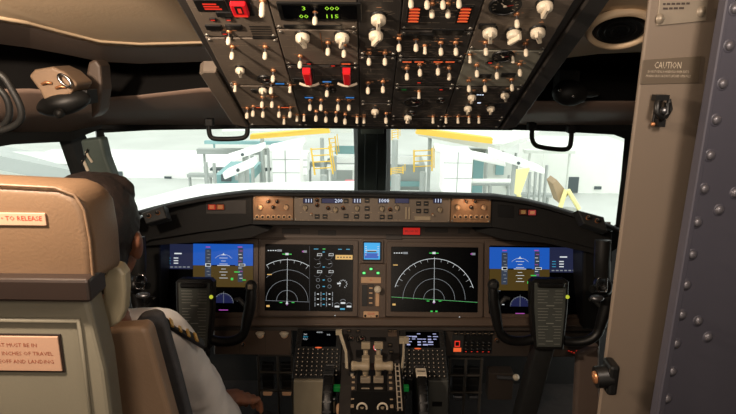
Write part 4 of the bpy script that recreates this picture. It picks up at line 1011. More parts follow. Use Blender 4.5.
limb(b, [NB + V((0, 0, .004)), NB - V((0, 0, .05))], [.066, .09], 18)
limb(b, [NB - V((0, 0, .05)), V((HC.x - .01, 1.03, SR.z - .16)), V((HC.x - .02, 1.03, .86)), HIP + V((0, 0, .03))], [.10, .128, .124, .128], 20)
limb(b, [V((NB.x + .03, 1.06, SR.z - .004)), SR], [.072, .063]); limb(b, [V((NB.x - .03, 1.06, SR.z - .004)), SL], [.072, .063])
limb(b, [SR, SR.lerp(EL, .5), EL + (SR - EL) * .04], [.063, .060, .054], 18); limb(b, [EL, EL.lerp(WR, .35)], [.053, .046]); limb(b, [SL, EL2], [.062, .052])
shirt = remesh('shirt', b, pilot, .006, 6, (.05, .012), 'white short collared uniform shirt')
b = MB('shirt'); rr = .064
for s in (1,): b.tube([tuple(NB + V((rr * math.cos(R(an)), rr * math.sin(R(an)) * 1.0, .012 + .012 * math.sin(R(an + 180))))) for an in range(0, 360, 20)], .011, 8, closed=True, flat=.5)
obj('collar', b, None, shirt)
b = MB('trousers')
for a_, k_, f_ in ((HIR, KR, AR), (HIL, KL, AL)): kk = k_ - V((0, 0, .07)); limb(b, [a_, a_.lerp(kk, .5), kk], [.098, .085, .068], 18); limb(b, [kk, kk.lerp(f_, .5), f_], [.066, .062, .058], 18)
b.ell(tuple(HIP + V((0, .02, -.01))), (.17, .12, .10)); remesh('trousers', b, pilot, .008, 5, (.06, .012))
b = MB('black')
for f_ in (AR, AL): b.ell((f_.x, f_.y + .07, .045), (.048, .145, .045)); b.ell((f_.x, f_.y, .09), (.045, .05, .06))
remesh('shoes', b, pilot, .008, 3)
# hair: a cap with a nape, ears left free
b = MB('hair'); b.ell((hx, hy - .010, hz + .024), (.085, .103, .098), 28, 18); b.ell((hx, hy - .040, hz - .03), (.074, .066, .066)); b.ell((hx, hy - .048, hz - .062), (.056, .042, .04)); b.ell((hx + .002, hy + .045, hz + .075), (.066, .045, .036))
remesh('hair', b, pilot, .0055, 6, (.012, .005))
# epaulette with gold bars
e0 = at(166, 322, 1.06); e1 = at(203, 343.5, 1.10)
d_ = (e1 - e0).normalized(); L_ = (e1 - e0).length; nrm = V((.2, -.1, 1)); nrm = (nrm - d_ * nrm.dot(d_)).normalized(); w_ = nrm.cross(d_)
EM = Matrix(((d_.x, w_.x, nrm.x, e0.x), (d_.y, w_.y, nrm.y, e0.y), (d_.z, w_.z, nrm.z, e0.z), (0, 0, 0, 1)))
b = MB('epaulette'); b.prism([(0, -.013), (L_, -.015), (L_ + .003, 0), (L_, .015), (0, .013), (-.012, 0)], -.004, .003, .0015); ep = obj('epaulette', b, EM, pilot, label='black epaulette with four gold bars')
b = MB('gold')
for k in range(4): b.box((.010 + k * (L_ - .012) / 4, 0, .0042), (.0068, .027, .003))
obj('gold_bar', b, EM, ep)

# ================================================================== CABIN SHELL
def sheet(name, mb_m, rowsets, thick=.006, parent=None, smooth=False, kind='structure'):
    """rows: list of polylines (lists of 3-D points) with equal counts, joined into a skin with thickness"""
    b = MB(mb_m); n = len(rowsets[0]); vs = [p for r in rowsets for p in r]; fs = []
    for i in range(len(rowsets) - 1):
        for k in range(n - 1): fs.append((i * n + k, i * n + k + 1, (i + 1) * n + k + 1, (i + 1) * n + k))
    b.add(vs, fs, smooth); o = obj(name, b, None, parent); m = o.modifiers.new('s', 'SOLIDIFY'); m.thickness = thick; m.offset = 0
    if parent is None: o['kind'] = kind
    return o
# window plane: left (-1) and right (+1), a shallow V leaning back
WF = {}
for s in (-1, 1):
    u_ = V((.82, s * -.0, 0)); pC = V((0, 2.44, 1.4)); pO = V((s * .88, 1.93, 1.4)); u_ = (pO - pC) * s; v_ = V((0, -.42, 1)); WF[s] = Frame(pC, v_, u_)
def win(px, py, off=0):
    s = -1 if px < 372 else 1; f = WF[s]; return hit(px, py, f.o + f.n * off, f.n)
def side(px, py, s=-1, off=0):          # side window plane
    o = V((s * (.88), 1.93, 1.4)); t = V((s * .26, -.58, 0)).normalized(); n = V((-t.y, t.x, 0)); n = n if n.x * s < 0 else -n; n = (n + V((0, 0, -.2))).normalized(); return hit(px, py, o + n * off, n)
# --- windshields
def pane(name, pts, inner_off, s, frame_m, outer_pts):
    f = WF[s]; inn = [f.uv(x, y) for x, y in pts]; out = [f.uv(x, y) for x, y in outer_pts]
    b = MB(frame_m); b.ring2(out, inn, -.02, .02); w = struct(name, b, f.M)
    gp_ = MB('glass'); gp_.add([(p[0], p[1], -.008) for p in inn], [tuple(range(len(inn)))]); obj('glass_pane', gp_, f.M, w); return w
LG = [(103, 130), (150, 127.5), (230, 126.5), (355.5, 126), (356.5, 160), (356, 203), (250, 212), (150, 222), (137, 216), (120, 186), (112, 162)]
LO = [(90, 84), (150, 84), (230, 84), (358.5, 84), (359.5, 160), (359, 212), (250, 222), (150, 240), (118, 232), (108, 192), (100, 165)]
pane('window_1', LG, 0, -1, 'rubber', LO)
RG = [(388.5, 126), (500, 127), (560, 129), (615, 132), (625.5, 136), (622, 175), (616, 226), (606, 234), (500, 214), (388, 203), (388.5, 160)]
RO = [(385.5, 84), (500, 84), (560, 84), (625, 84), (645, 90), (640, 175), (634, 236), (610, 250), (500, 224), (385, 212), (385.5, 160)]
pane('window_2', RG, 0, 1, 'rubber', RO)
# centre post
b = MB('post_dark'); p0 = win(365, 118, .03); p1 = win(365, 205, .03)
xa, xb = at(356.8, 150, 2.40).x, at(387.5, 150, 2.40).x
for (x0_, x1_, off) in ((xa, xb, 0), (xa + .03, xb - .04, -.02)):
    b.slab([V((x0_, 2.36 + off, 1.52)), V((x1_, 2.36 + off, 1.52)), V((x1_, 2.50 + off, 1.02)), V((x0_, 2.50 + off, 1.02))], .10, (0, -1, -.2))
struct('trim_1', b, bevel=.008, seg=3)
p = at(373, 165, 2.33)
b = MB('pillar_grey'); b.slab([at(361, 126, 2.33), at(384, 126, 2.33), at(384, 134, 2.35), at(361, 134, 2.35)], .02, (0, -1, 0)); tag(obj('post_bracket', b, None, bevel=.002), 'small grey green bracket at the top of the centre post', 'bracket')
# side window 2L frame with glass
b = MB('dark_grey'); so = [(-30, 128), (40, 131), (82, 128), (100, 165), (118, 215), (118, 260), (40, 260), (-30, 260)]; si = [(-22, 146.5), (40, 143), (71, 141.5), (80, 168), (90, 200), (84, 215), (40, 215), (-22, 215)]
o0 = [side(*p) for p in so]; i0 = [side(*p) for p in si]; n = len(so); off = V((-.03, -.012, 0))
vs = o0 + i0 + [p + off for p in o0] + [p + off for p in i0]
b.add(vs, [f for i in range(n) for j in [(i + 1) % n] for f in ((i, j, n + j, n + i), (2 * n + i, 3 * n + i, 3 * n + j, 2 * n + j), (n + i, n + j, 3 * n + j, 3 * n + i), (i, 2 * n + i, 2 * n + j, j))])
w3 = struct('window_3', b); g_ = MB('glass'); g_.add([p + off * .5 for p in i0], [tuple(range(n))]); obj('glass_pane', g_, None, w3)
# post between windshield and side window, grey green
b = MB('pillar_grey'); Yp = 1.80
vprism(b, [(80, 140), (101, 138), (106, 158), (118, 190), (132, 222), (108, 225), (94, 190), (84, 160)], Yp, .05); struct('trim_2', b, bevel=.008, seg=3)
b = MB('cream'); q0 = at(86, 152, 1.795); q1 = at(92, 162, 1.795); b.tube([q0, q0 + V((.01, -.01, -.012)), q1], .004, 8); q0 = at(83, 160, 1.795); q1 = at(88, 171, 1.795); b.tube([q0, q1], .005, 8); b.use('rubber').tube([at(88, 149, 1.79), at(81, 166, 1.79)], .003, 6)
tag(obj('cable_clip', b, None), 'small pale cable clips on the grey post beside the side window', 'clip')

# --- left overhead lining: lip, soffit, dark cavity, header
st = [-60, 0, 30, 68, 101, 140, 200, 262]
lipY = [1.10, 1.15, 1.2, 1.26, 1.32, 1.36, 1.38, 1.40]; lip = [14, 17, 22, 32, 40.5, 43, 41.5, 41]
sof = [40, 43, 47, 54, 61, 63, 61, 60]
L1 = [at(x, y, Y) for x, y, Y in zip(st, lip, lipY)]
L2 = [at(x, y + 3.5, Y + .012) for x, y, Y in zip(st, lip, lipY)]
L3 = [at(x, y, Y + .16) for x, y, Y in zip(st, sof, lipY)]
L4 = [p + V((0, .0, .05)) for p in L3]; 
hb = [90, 89, 88.5, 92, 98, 95, 88, 86]; HY = [Y + .30 for Y in lipY]
L6 = [at(x, y, Y) for x, y, Y in zip(st, hb, HY)]; L5 = [p + V((0, .16, .10)) for p in L6]
def topwin(x): return (side(x, 131, -1, .03) if x < 84 else win(x, 124, .03))
L8 = [topwin(x) for x in st]; L7 = [a.lerp(c, .5) + V((0, 0, .005)) for a, c in zip(L6, L8)]
Lm = [p + V((0, .005, -.004)) for p in L1]
def back(p, Y, z, x=None): return V((p.x if x is None else x, Y, z))
A1 = [p + V((-.02, -.22, .045)) for p in L1]; A2 = [V((p.x * 1.25, .75, 1.84)) for p in L1]; A3 = [V((p.x * 1.35, .1, 1.97)) for p in L1]; A4 = [V((p.x * 1.35, -1.3, 2.03)) for p in L1]
ceil = sheet('ceiling', 'lining', [A4, A3, A2, A1, [p + V((0, -.02, .006)) for p in L1], L1, L2], .006, smooth=True)
b = MB('lining'); b.tube([p + V((0, -.004, .002)) for p in L1], .0075, 8); obj('lip', b, None, ceil)
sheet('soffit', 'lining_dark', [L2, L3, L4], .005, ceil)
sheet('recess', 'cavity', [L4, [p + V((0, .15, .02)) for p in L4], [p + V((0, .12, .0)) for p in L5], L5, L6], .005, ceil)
sheet('window_header', 'header', [L6, [p.lerp(q, .12) + V((0, 0, -.004)) for p, q in zip(L6, L7)], L7, L8], .006, ceil, smooth=True)
sheet('header_edge', 'rubber', [[p + V((0, 0, .008)) for p in L8], [ (side(x, 146 if x < 30 else 141, -1, .02) if x < 84 else win(x, 128.5, .03)) for x in st]], .006, ceil)
# --- right overhead lining
st = [465, 500, 530, 560, 600, 640, 700]
ty = [60, 58, 57, 55, 50, 48, 48]; TY = [1.46, 1.44, 1.42, 1.38, 1.34, 1.3, 1.25]
R2 = [at(x, y, Y) for x, y, Y in zip(st, ty, TY)]; R1 = [p + V((.0, -.24, .05)) for p in R2]
R6 = [at(x, 101, Y + .26) for x, Y in zip(st, TY)]; R5 = [p + V((0, .16, .08)) for p in R6]
def topr(x, y=124): return win(x, y, .03)
R8 = [topr(min(x, 660)) + V((max(0, x - 660) * .003, 0, 0)) for x in st]
B2 = [V((p.x * 1.2, .75, 1.84)) for p in R2]; B3 = [V((p.x * 1.35, .1, 1.97)) for p in R2]; B4 = [V((p.x * 1.35, -1.3, 2.03)) for p in R2]
ce2 = sheet('ceiling', 'lining', [B4, B3, B2, R1, R2, [p + V((0, .012, -.006)) for p in R2]], .006, smooth=True)
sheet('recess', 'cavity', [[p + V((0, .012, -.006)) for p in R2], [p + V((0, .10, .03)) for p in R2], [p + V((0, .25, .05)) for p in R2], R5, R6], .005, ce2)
sheet('window_header', 'header', [R6, [p.lerp(q, .5) + V((0, 0, .004)) for p, q in zip(R6, R8)], R8], .006, ce2, smooth=True)
sheet('header_edge', 'rubber', [[p + V((0, 0, .008)) for p in R8], [topr(min(x, 650), 127.5 + max(0, (x - 500)) * .03) for x in st]], .006, ce2)
# round air outlet on the right ceiling
c = at(620, 25, 1.22); d2 = (R1[4] - R2[4]).normalized(); u2 = (R2[5] - R2[3]).normalized(); nn = u2.cross(d2).normalized(); nn = nn if nn.z < 0 else -nn
c = hit(620, 22, R2[4], nn) + nn * .012; nn = (nn + V((-.1, -.45, -.1))).normalized()
b = MB('lining'); b.lathe([(.056, -.004), (.058, .004), (.052, .010), (.047, .006), (.045, -.02)], c, nn, 36); t_ = tag(obj('ceiling_outlet', b, None), 'round recessed black ceiling outlet with tan rim near the door post', 'outlet')
b = MB('cavity'); b.lathe([(.046, .0), (.044, .002), (.02, .003), (0, .003)], c, nn, 36); b.use('black')
for k in range(3): b.lathe([(.012 + k * .012, .003), (.014 + k * .012, .005), (.016 + k * .012, .003)], c, nn, 28)
obj('grille', b, None, t_)

# --- closed hull around the room
def quad(name, m, pts, t=.03, kind='structure'): b = MB(m); b.slab(pts, t); o = obj(name, b, None); o['kind'] = kind; return o
b = MB('floor'); b.box((0, .7, -.02), (3.0, 4.4, .04)); struct('floor', b)
b = MB('wall'); b.box((-1.52, .2, 1.1), (.04, 3.5, 2.2)); struct('wall_left', b)
b = MB('wall'); b.box((1.52, .2, 1.1), (.04, 3.5, 2.2)); struct('wall_right', b)
b = MB('wall'); b.box((0, -1.42, 1.1), (3.1, .04, 2.2)); struct('wall_back', b)
b = MB('wall'); b.box((0, .5, 2.12), (3.1, 4.0, .04)); obj('roof_skin', b, None, ceil)
# front: below and above the windshields
b = MB('wall')
bf = MB('footwell')
for s in (-1, 1):
    f = WF[s]
    b.slab([V((s * 1.0, 2.0, .98)), V((s * 1.52, 2.0, .98)), V((s * 1.52, 1.2, 1.0)), V((s * 1.0, 1.8, 1.0))], .02)
    b.slab([V((0, 2.42, 1.50)), V((s * .9, 1.90, 1.50)), V((s * .9, 1.85, 2.12)), V((0, 2.35, 2.12))], .02)
    b.slab([V((s * .88, 1.93, 1.47 if s < 0 else 1.45)), V((s * 1.52, .5, 1.50)), V((s * 1.52, .5, 2.12)), V((s * .88, 1.9, 2.12))], .02)
b.slab([V((.90, 1.95, 1.0)), V((1.52, 1.2, 1.0)), V((1.52, 1.2, 2.12)), V((.90, 1.95, 2.12))], .02)
b.slab([V((-.98, 1.98, 0)), V((-1.52, 1.2, 0)), V((-1.52, 1.2, 1.14)), V((-.98, 1.98, 1.14))], .02)
bf.box((0, 2.74, .38), (3.08, .04, .84)); struct('trim_7', bf)
for s in (-1, 1):
    b.slab([V((0, 2.27, .985)), V((0, 2.66, .965)), V((s * .95, 2.12, .985)), V((s * .95, 2.10, .985))], .01, (0, 0, 1))
    b.slab([V((0, 2.66, .965)), V((0, 2.74, .80)), V((s * 1.52, 2.74, .78)), V((s * .95, 2.08, .985))], .01, (0, 0, 1))
    b.slab([V((s * .95, 2.08, .985)), V((s * 1.52, 2.74, .78)), V((s * 1.52, 1.2, .98)), V((s * .98, 1.95, .99))], .01, (0, 0, 1))
struct('wall_front', b)

# ================================================================== DOOR POST ON THE RIGHT
JY = .78
JF = Frame(at(660, 200, JY), (0, 0, 1), (1, .10, 0))
def jv(pts, z=0): return [JF.uv(x, y, z) for x, y in pts]
b = MB('jamb'); q_ = jv([(655, -40), (735, -40), (657, 460), (593, 460)]); b.prism(q_[:3] + [(q_[2][0], -JF.o.z), (q_[3][0], -JF.o.z)] + q_[3:], -.005, 0, .002); post = struct('door_1', b, JF.M)
b = MB('ink_dark'); 
b = MB('placard_grey'); pts = jv([(643, 60), (701, 56), (698.5, 83), (640, 84.5)]); b.prism(pts, 0, .0012, .0004); pc = obj('caution_placard', b, JF.M, post, label='grey placard reading CAUTION')
b = MB('ink_white'); u, v = JF.uv(668, 65.5, .0015)
b.text('CAUTION', u, v, .0115, .0015, sx=.7)
for py, s_ in ((71.8, 'DO NOT USE AS A HANDHOLD WHEN SEAT IS'), (76.2, 'MOVING OR DOOR IS NOT LATCHED OPEN FULLY')): u, v = JF.uv(668.5, py, .0015); b.text(s_, u, v, .0042, .0015, sx=.62)
obj('lettering', b, JF.M, pc)
b = MB('placard_metal'); b.prism(jv([(660, -12), (709, -14), (705, 21), (656, 26)]), 0, .002, .0006); pm = obj('metal_placard', b, JF.M, post, label='metal placard with two screws')
for px, py in ((659, 19), (700, 12)): u, v = JF.uv(px, py); b = MB('placard_metal'); b.lathe([(.0055, 0), (.005, .002), (0, .003)], n=14, sy=1.2); obj('screw', b, JF.at(u, v, .002), pm)
b = MB('ink_dark')
for k, py in enumerate((4, 8.5)):
    u0, v = JF.uv(663, py, .0025); u1_, _ = JF.uv(690 - k * 6, py, .0025); x = u0
    while x < u1_: w = random.uniform(.003, .007); b.rect(x, v - .0012 + (x - u0) * .04, x + w, v + .0012 + (x - u0) * .04, .0025); x += w + .0015
obj('lettering', b, JF.M, pm)
# hook latch
cL = JF.uv(661, 112, .01)
b = MB('black'); b.rbox((0, 0), .009, .036, 0, .003, .003, .001); b.tube([(.0, .016, .006), (-.008, .012, .012), (-.009, .0, .015), (0, -.008, .014), (.007, -.002, .012), (.006, .012, .012)], .0038, 8); b.box((-.002, .018, .008), (.018, .007, .010)); b.box((.002, -.014, .008), (.010, .010, .008))
b.use('steel').ell((.002, .002, .012), (.0045, .0045, .0045), 12, 8); b.use('brass').ell((-.006, -.016, .006), (.003, .003, .003), 10, 6); b.use('rubber').tube([(.008, .016, .010), (.011, .004, .012), (.008, -.008, .008)], .0028, 8)
tag(obj('coat_hook', b, JF.at(cL[0], cL[1], 0)), 'small black hooked latch mounted on the beige post below the caution placard', 'hook')
# round black door stop near the foot of the post, pointing left
p = at(610, 376, .745); q = at(593, 377.5, .745)
t = thing('door_stop', 'round black door stop with pale tip on the edge of the beige post', 'door stop', p)
b = MB('black'); b.box((p.x, p.y, p.z), (.014, .03, .045)); obj('mount_plate', b, None, t, bevel=.004)
b = MB('black'); b.cyl(tuple(p), tuple(p.lerp(q, .85)), .016, .015, 24); o = obj('bumper', b, None, t, bevel=.002)
b = MB('chrome'); b.use('brass').lathe([(.009, 0), (.008, .003), (0, .004)], tuple(p.lerp(q, .84)), tuple(q - p), 18); obj('tip', b, None, o)
# riveted grey door edge
DF = Frame(at(700, 200, .735), (0, 0, 1), (1, .16, 0))
def dv(pts, z=0): return [DF.uv(x, y, z) for x, y in pts]
b = MB('door_grey'); q_ = dv([(733, -40), (900, -40), (900, 460), (648, 460)]); q_[2] = (q_[1][0], q_[3][1]); b.prism(q_[:2] + [(q_[1][0], -DF.o.z), (q_[3][0], -DF.o.z)] + q_[3:], -.012, 0, .003); dr = struct('door_2', b, DF.M)
b = MB('door_grey'); b.prism(dv([(729.5, -20), (734, -20), (661.5, 430), (654.5, 430)], .002), -.008, .003, .0015); obj('edge_strip', b, DF.M, dr)
def rv():
    b = MB('rivet'); b.lathe([(.0062, 0), (.0056, .0016), (.0038, .0034), (.0018, .0042), (0, .0044)], n=18); b.use('door_grey').lathe([(.0085, -.0005), (.0080, .0006), (.0060, .0008)], n=18); return b
for px, py in ((734.5, 9), (729, 46), (722.5, 84), (716, 120), (710, 155.5), (704, 189), (719, 210), (735, 193), (697, 222.5), (692, 254.7), (686, 285), (681.6, 315), (698, 321), (708, 337), (676, 343.6), (672, 371.5), (667, 398.7)):
    u, v = DF.uv(px, py); part('rivet', rv, DF.at(u, v, 0), dr)

# ================================================================== LOOSE FITTINGS
def smooth_path(pts, q=6):
    out = []
    for i in range(len(pts) - 1):
        a, b_, c, d = pts[max(0, i - 1)], pts[i], pts[i + 1], pts[min(len(pts) - 1, i + 2)]
        for k in range(q): t = k / q; out.append(.5 * ((2 * b_) + (c - a) * t + (2 * a - 5 * b_ + 4 * c - d) * t * t + (3 * b_ - a - 3 * c + d) * t ** 3))
    return out + [pts[-1]]
# grab handles at the window tops
for lab, pts, mounts in (('black U-shaped grab handle hanging above the pilot-side windshield', [(209, 126), (209, 131), (211, 137), (218, 139), (238, 138.6), (245.5, 136.5), (247.5, 131), (246.5, 122)], ((209, 126), (246.5, 122))),
                         ('black U-shaped grab handle hanging above the windshield nearer the door', [(532, 130), (532, 138), (535, 144.5), (543, 147.5), (562, 149.5), (569, 147.5), (571, 141), (571.5, 133)], ((532, 130), (571.5, 133)))):
    Y = 1.93; P_ = [at(x, y, Y) for x, y in pts]; t = thing('grab_handle', lab, 'handle', P_[0])
    b = MB('rubber'); b.tube(smooth_path(P_, 4), .0078, 10); obj('loop', b, None, t)
    for x, y in mounts: m_ = at(x, y - 1, Y); b = MB('rubber'); b.box(tuple(m_ + V((0, .01, .008))), (.026, .03, .024)); obj('mount', b, None, t, bevel=.003)
# mask holder hanging at upper left
Y = 1.28
t = thing('oxygen_mask_holder', 'tan box with chrome ring and black mask cup hanging below the left ceiling', 'mask holder', at(52, 100, Y))
b = MB('leather_arm'); vprism(b, [(28, 76), (34, 69.5), (52, 66.5), (64, 72), (77, 84), (70, 94), (58, 100), (46, 106), (40, 92)], Y, .08); obj('box', b, None, t, bevel=.006, seg=3)
b = MB('chrome'); pr = [at(64.5 + 8.5 * math.cos(a_) * .75 + 3 * math.sin(a_) * .0, 80.5 + 4.6 * math.sin(a_) + 5.5 * math.cos(a_) * .75, Y - .012) for a_ in [k * math.pi / 10 for k in range(20)]]; b.tube(pr, .0028, 8, closed=True); obj('ring', b, None, t, label='bright oval metal ring')
b = MB('brass')
for x, y in ((42, 84), (56, 88)): q = at(x, y, Y - .004); b.tube([q, q + V((.012, -.006, .004)), q + V((.02, 0, .002))], .003, 8)
obj('clip', b, None, t)
b = MB('rubber'); q = at(64, 103, Y + .03); b.ell(tuple(q), (.058, .045, .026), 28, 16, Matrix.Rotation(R(-14), 3, 'Y')); b.box(tuple(q + V((.02, .03, .012))), (.06, .05, .03)); cup = obj('mask_cup', b, None, t)
b = MB('rubber'); b.lathe([(.010, 0), (.010, .008), (.006, .012), (0, .013)], tuple(at(60, 113, Y - .01)), (0, -1, -.1), 18); obj('valve', b, None, cup)
b = MB('mip'); vprism(b, [(88, 62), (95, 59), (100, 66), (102, 90), (99, 112), (91, 119), (90, 98), (84, 84)], 1.42, .06); tag(obj('ceiling_bracket', b, None, bevel=.006), 'brown curved bracket behind the hanging mask holder', 'bracket')
b = MB('rubber'); 
Yh = 1.05
b.tube(smooth_path([at(x, y, Yh + i * .004) for i, (x, y) in enumerate(((-14, 70), (2, 76), (12, 90), (20, 106), (21, 118), (14, 126), (0, 131), (-16, 132)))]), .0062, 10)
b.tube(smooth_path([at(x, y, Yh + .04 + i * .004) for i, (x, y) in enumerate(((-14, 84), (0, 90), (8, 102), (9, 116), (2, 126), (-12, 128)))]), .0062, 10); tag(obj('air_hose', b, None), 'looped dark hose at the far upper left below the ceiling', 'hose')
# dark mask set in the right recess
t = thing('oxygen_mask_holder', 'dark shadowed mask holder inside the right ceiling recess near the door post', 'mask holder', at(572, 92, 1.52))
b = MB('rubber'); q = at(570, 93, 1.52); b.ell(tuple(q), (.045, .03, .032), 20, 12); b.ell(tuple(q + V((.04, .01, .0))), (.04, .025, .012), 16, 10); b.box(tuple(q + V((0, .04, .03))), (.05, .05, .05)); obj('mask_cup', b, None, t)
b = MB('chrome'); b.ell(tuple(at(560, 90, 1.49)), (.005, .005, .005), 10, 6); b.ell(tuple(at(573, 96, 1.48)), (.004, .004, .004), 10, 6); obj('rivet', b, None, t)
# map lights with chrome ring at both ends of the panel
for lab, cx, cy, s in (('black map lamp with square chrome ring beside the pilot, panel left end', 139, 283, -1), ('black map lamp with square chrome ring beside the door post', 601, 286, 1)):
    Y = 1.74; t = thing('map_lamp', lab, 'lamp', at(cx, cy + 12, Y))
    b = MB('black'); q = at(cx - s * -2, cy, Y + .05); b.ell(tuple(q), (.028, .04, .03), 20, 12); b.cyl(tuple(q), tuple(at(cx - s * 9, cy + 3, Y + .02)), .014, .012, 14); hd_ = obj('lamp_head', b, None, t)
    b = MB('chrome'); rr_ = [at(cx + 1 + x, cy - 1 + y, Y) for x, y in rrect(0, 0, 9.5, 14, 3, 4)]; b.tube(rr_, .0026, 8, closed=True); b.tube([at(cx - 3, cy, Y), at(cx + 5, cy - 1, Y)], .002, 6); obj('ring', b, None, hd_)
    b = MB('steel'); q = at(cx - s * 4, cy + 12, Y); b.ell(tuple(q), (.022, .016, .010), 16, 8); b.use('rubber').tube(smooth_path([at(cx + s * 1, cy - 10, Y + .02), at(cx + s * 1, cy - 26, Y + .02), at(cx + s * 2, cy - 46, Y + .03)]), [.024] * 13, 12); obj('stalk', b, None, t)
# dark side console end pieces
b = MB('rubber'); vprism(b, [(136, 232), (160, 232), (160, 335), (130, 335)], 2.05, .12); struct('trim_3', b, bevel=.01)
b = MB('rubber'); vprism(b, [(583, 240), (612, 240), (608, 330), (583, 330)], 2.05, .12); struct('trim_4', b, bevel=.01)
b = MB('lining_dark'); vprism(b, [(578, 356), (600, 346), (600, 430), (574, 430)], 1.9, .04); struct('trim_5', b, bevel=.01)

# ================================================================== OUTSIDE: THE HANGAR
def ext(name, lab, cat, mb, group=None, **k): return tag(obj(name, mb, None, **k), lab, cat, group)
b = MB('x_floor'); b.box((0, 30, -4.2), (120, 60, .2)); o = struct('hangar_floor', b)
b = MB('x_wall'); b.box((0, 48, 2), (120, .5, 14)); b.use('x_slab')
for k in range(24): b.box((-57 + k * 5, 47.6, 2), (.5, .3, 14))
struct('hangar_wall', b)
def pbox(px, py, Y, w, h, d, m, mb=None):     # w, h in photo px at that distance, d in metres
    mb = mb or MB(m); mb.use(m); c = at(px, py, Y); k = Y / 585; mb.box((c.x, c.y + d / 2, c.z), (w * k, d, h * k)); return mb
def pline(mb, a, b_, Y, r, m, Y2=None): mb.use(m); mb.tube([at(*a, Y), at(*b_, Y2 or Y)], r, 6); return mb
def pslab(mb, pts, Ys, t, m): mb.use(m); mb.slab([at(x, y, Y) for (x, y), Y in zip(pts, Ys)], t, (0, 0, 1)); return mb
# white dock front right under the nose
t = thing('dock_deck', 'low white dock deck just beyond the pilot-side windshield', 'dock', at(240, 190, 7)); b = MB('x_white'); pslab(b, [(120, 205), (400, 196), (370, 180.5), (200, 184)], (7, 7, 9.5, 9.5), .12, 'x_white'); obj('deck', b, None, t)
b = MB('x_grey')
for x in (150, 250, 350): q = at(x, 197, 7.6); b.cyl((q.x, q.y, -4.1), (q.x, q.y, q.z - .1), .08, .08, 8)
obj('leg', b, None, t)
# long wing decks, left and right, with yellow rail beam
t = thing('wing_dock', 'pale sloping dock roof with yellow edge beam, seen through the pilot-side windshield', 'dock', at(280, 140, 16))
b = MB('x_slab'); pslab(b, [(222, 131.5), (352, 128), (352, 122), (222, 120)], (19, 19, 26, 26), .15, 'x_slab'); obj('roof', b, None, t)
b = MB('x_yellow'); b.slab([at(250, 139.5, 16), at(250, 135, 16), at(328, 128.5, 18), at(330, 133, 18)], .3, (0, -1, 0)); obj('edge_beam', b, None, t, label='yellow edge beam')
b = MB('x_grey')
for x in (262, 322): q = at(x, 138, 17.5); b.cyl((q.x, q.y, -4.1), (q.x, q.y, q.z), .06, .06, 8)
obj('leg', b, None, t)
t = thing('wing_dock', 'pale sloping dock roof with yellow edge beam, seen through the windshield nearer the door', 'dock', at(450, 140, 15))
b = MB('x_slab'); pslab(b, [(418, 130), (500, 146), (540, 131), (430, 124)], (15.5, 15.5, 22, 24), .15, 'x_slab'); b.use('x_grey'); obj('roof', b, None, t)
b = MB('x_yellow'); b.slab([at(416, 134, 15), at(418, 128.5, 15), at(493, 138.5, 15), at(492, 144, 15)], .3, (0, -1, 0)); obj('edge_beam', b, None, t, label='yellow edge beam')
b = MB('x_white'); b.slab([at(493, 144, 15.1), at(492, 139, 15.1), at(532, 132, 17), at(534, 136, 17)], .25, (0, -1, 0)); obj('end_beam', b, None, t)
b = MB('x_grey')
for x in (430, 488): q = at(x, 137, 16.2); b.cyl((q.x, q.y, -4.1), (q.x, q.y, q.z), .05, .05, 8)
obj('leg', b, None, t)
# telescopic dock arms
def arm(lab, pts, Y, m='x_white'):
    t = thing('boarding_gangway', lab, 'dock', at(*pts[0], Y), None); b = MB(m); b.slab([at(x, y, Y) for x, y in pts], .5, (0, -1, 0)); obj('beam', b, None, t, bevel=.03)
    cxm = sum(p[0] for p in pts) / len(pts); cym = sum(p[1] for p in pts) / len(pts); q = at(cxm, cym, Y - .02); b = MB('x_dark'); b.lathe([(.035, 0), (.035, .03), (0, .04)], tuple(q), (0, -1, 0), 14); obj('pin', b, None, t)
    b = MB('x_grey'); b.cyl((q.x, q.y + .3, -4.1), (q.x, q.y + .3, q.z - .1), .07, .07, 8); obj('leg', b, None, t)
arm('upper white dock arm sloping beside the pilot-side windshield centre', [(222, 158), (262, 145), (262, 151), (224, 164)], 13)
arm('lower white dock arm under the upper sloping one', [(222, 173), (252, 160), (254, 167), (224, 180)], 12.5)
arm('white dock arm with pin left of the yellow ladder', [(268, 147), (303, 140), (304, 145), (270, 152)], 15)
arm('white dock arm reaching right below the yellow beam', [(436, 146), (505, 160), (506, 167), (436, 152)], 14)
arm('white dock arm further right beside the yellow pennant', [(492, 150), (545, 169), (545, 175), (492, 158)], 13.2)
# square white columns
def column(lab, px, y0, y1, w, Y):
    t = thing('dock_column', lab, 'column', at(px, y1, Y)); b = MB('x_white'); pbox(px, (y0 + y1) / 2, Y, w, y1 - y0, .8, 'x_white', b); obj('casing', b, None, t, bevel=.02)
    b = MB('x_grey'); pbox(px - w * .02, (y0 + y1) / 2, Y - .01, .9, y1 - y0, .02, 'x_grey', b); pbox(px, y0 + (y1 - y0) * .25, Y - .01, w, .7, .02, 'x_grey', b); pbox(px, y0 + (y1 - y0) * .6, Y - .01, w, .7, .02, 'x_grey', b); obj('seam', b, None, t)
    q = at(px, y1, Y + .4); b = MB('x_white'); b.cyl((q.x, q.y, -4.1), (q.x, q.y, q.z), w * Y / 585 * .35, w * Y / 585 * .35, 10); obj('foot', b, None, t)
column('white panelled column right of the sloping dock arms', 286, 150, 188, 27, 14); column('white panelled column left of the teal opening', 458, 152, 196, 28, 13)
column('narrow white column beyond the panelled one, pilot side', 300, 155, 175, 14, 17)
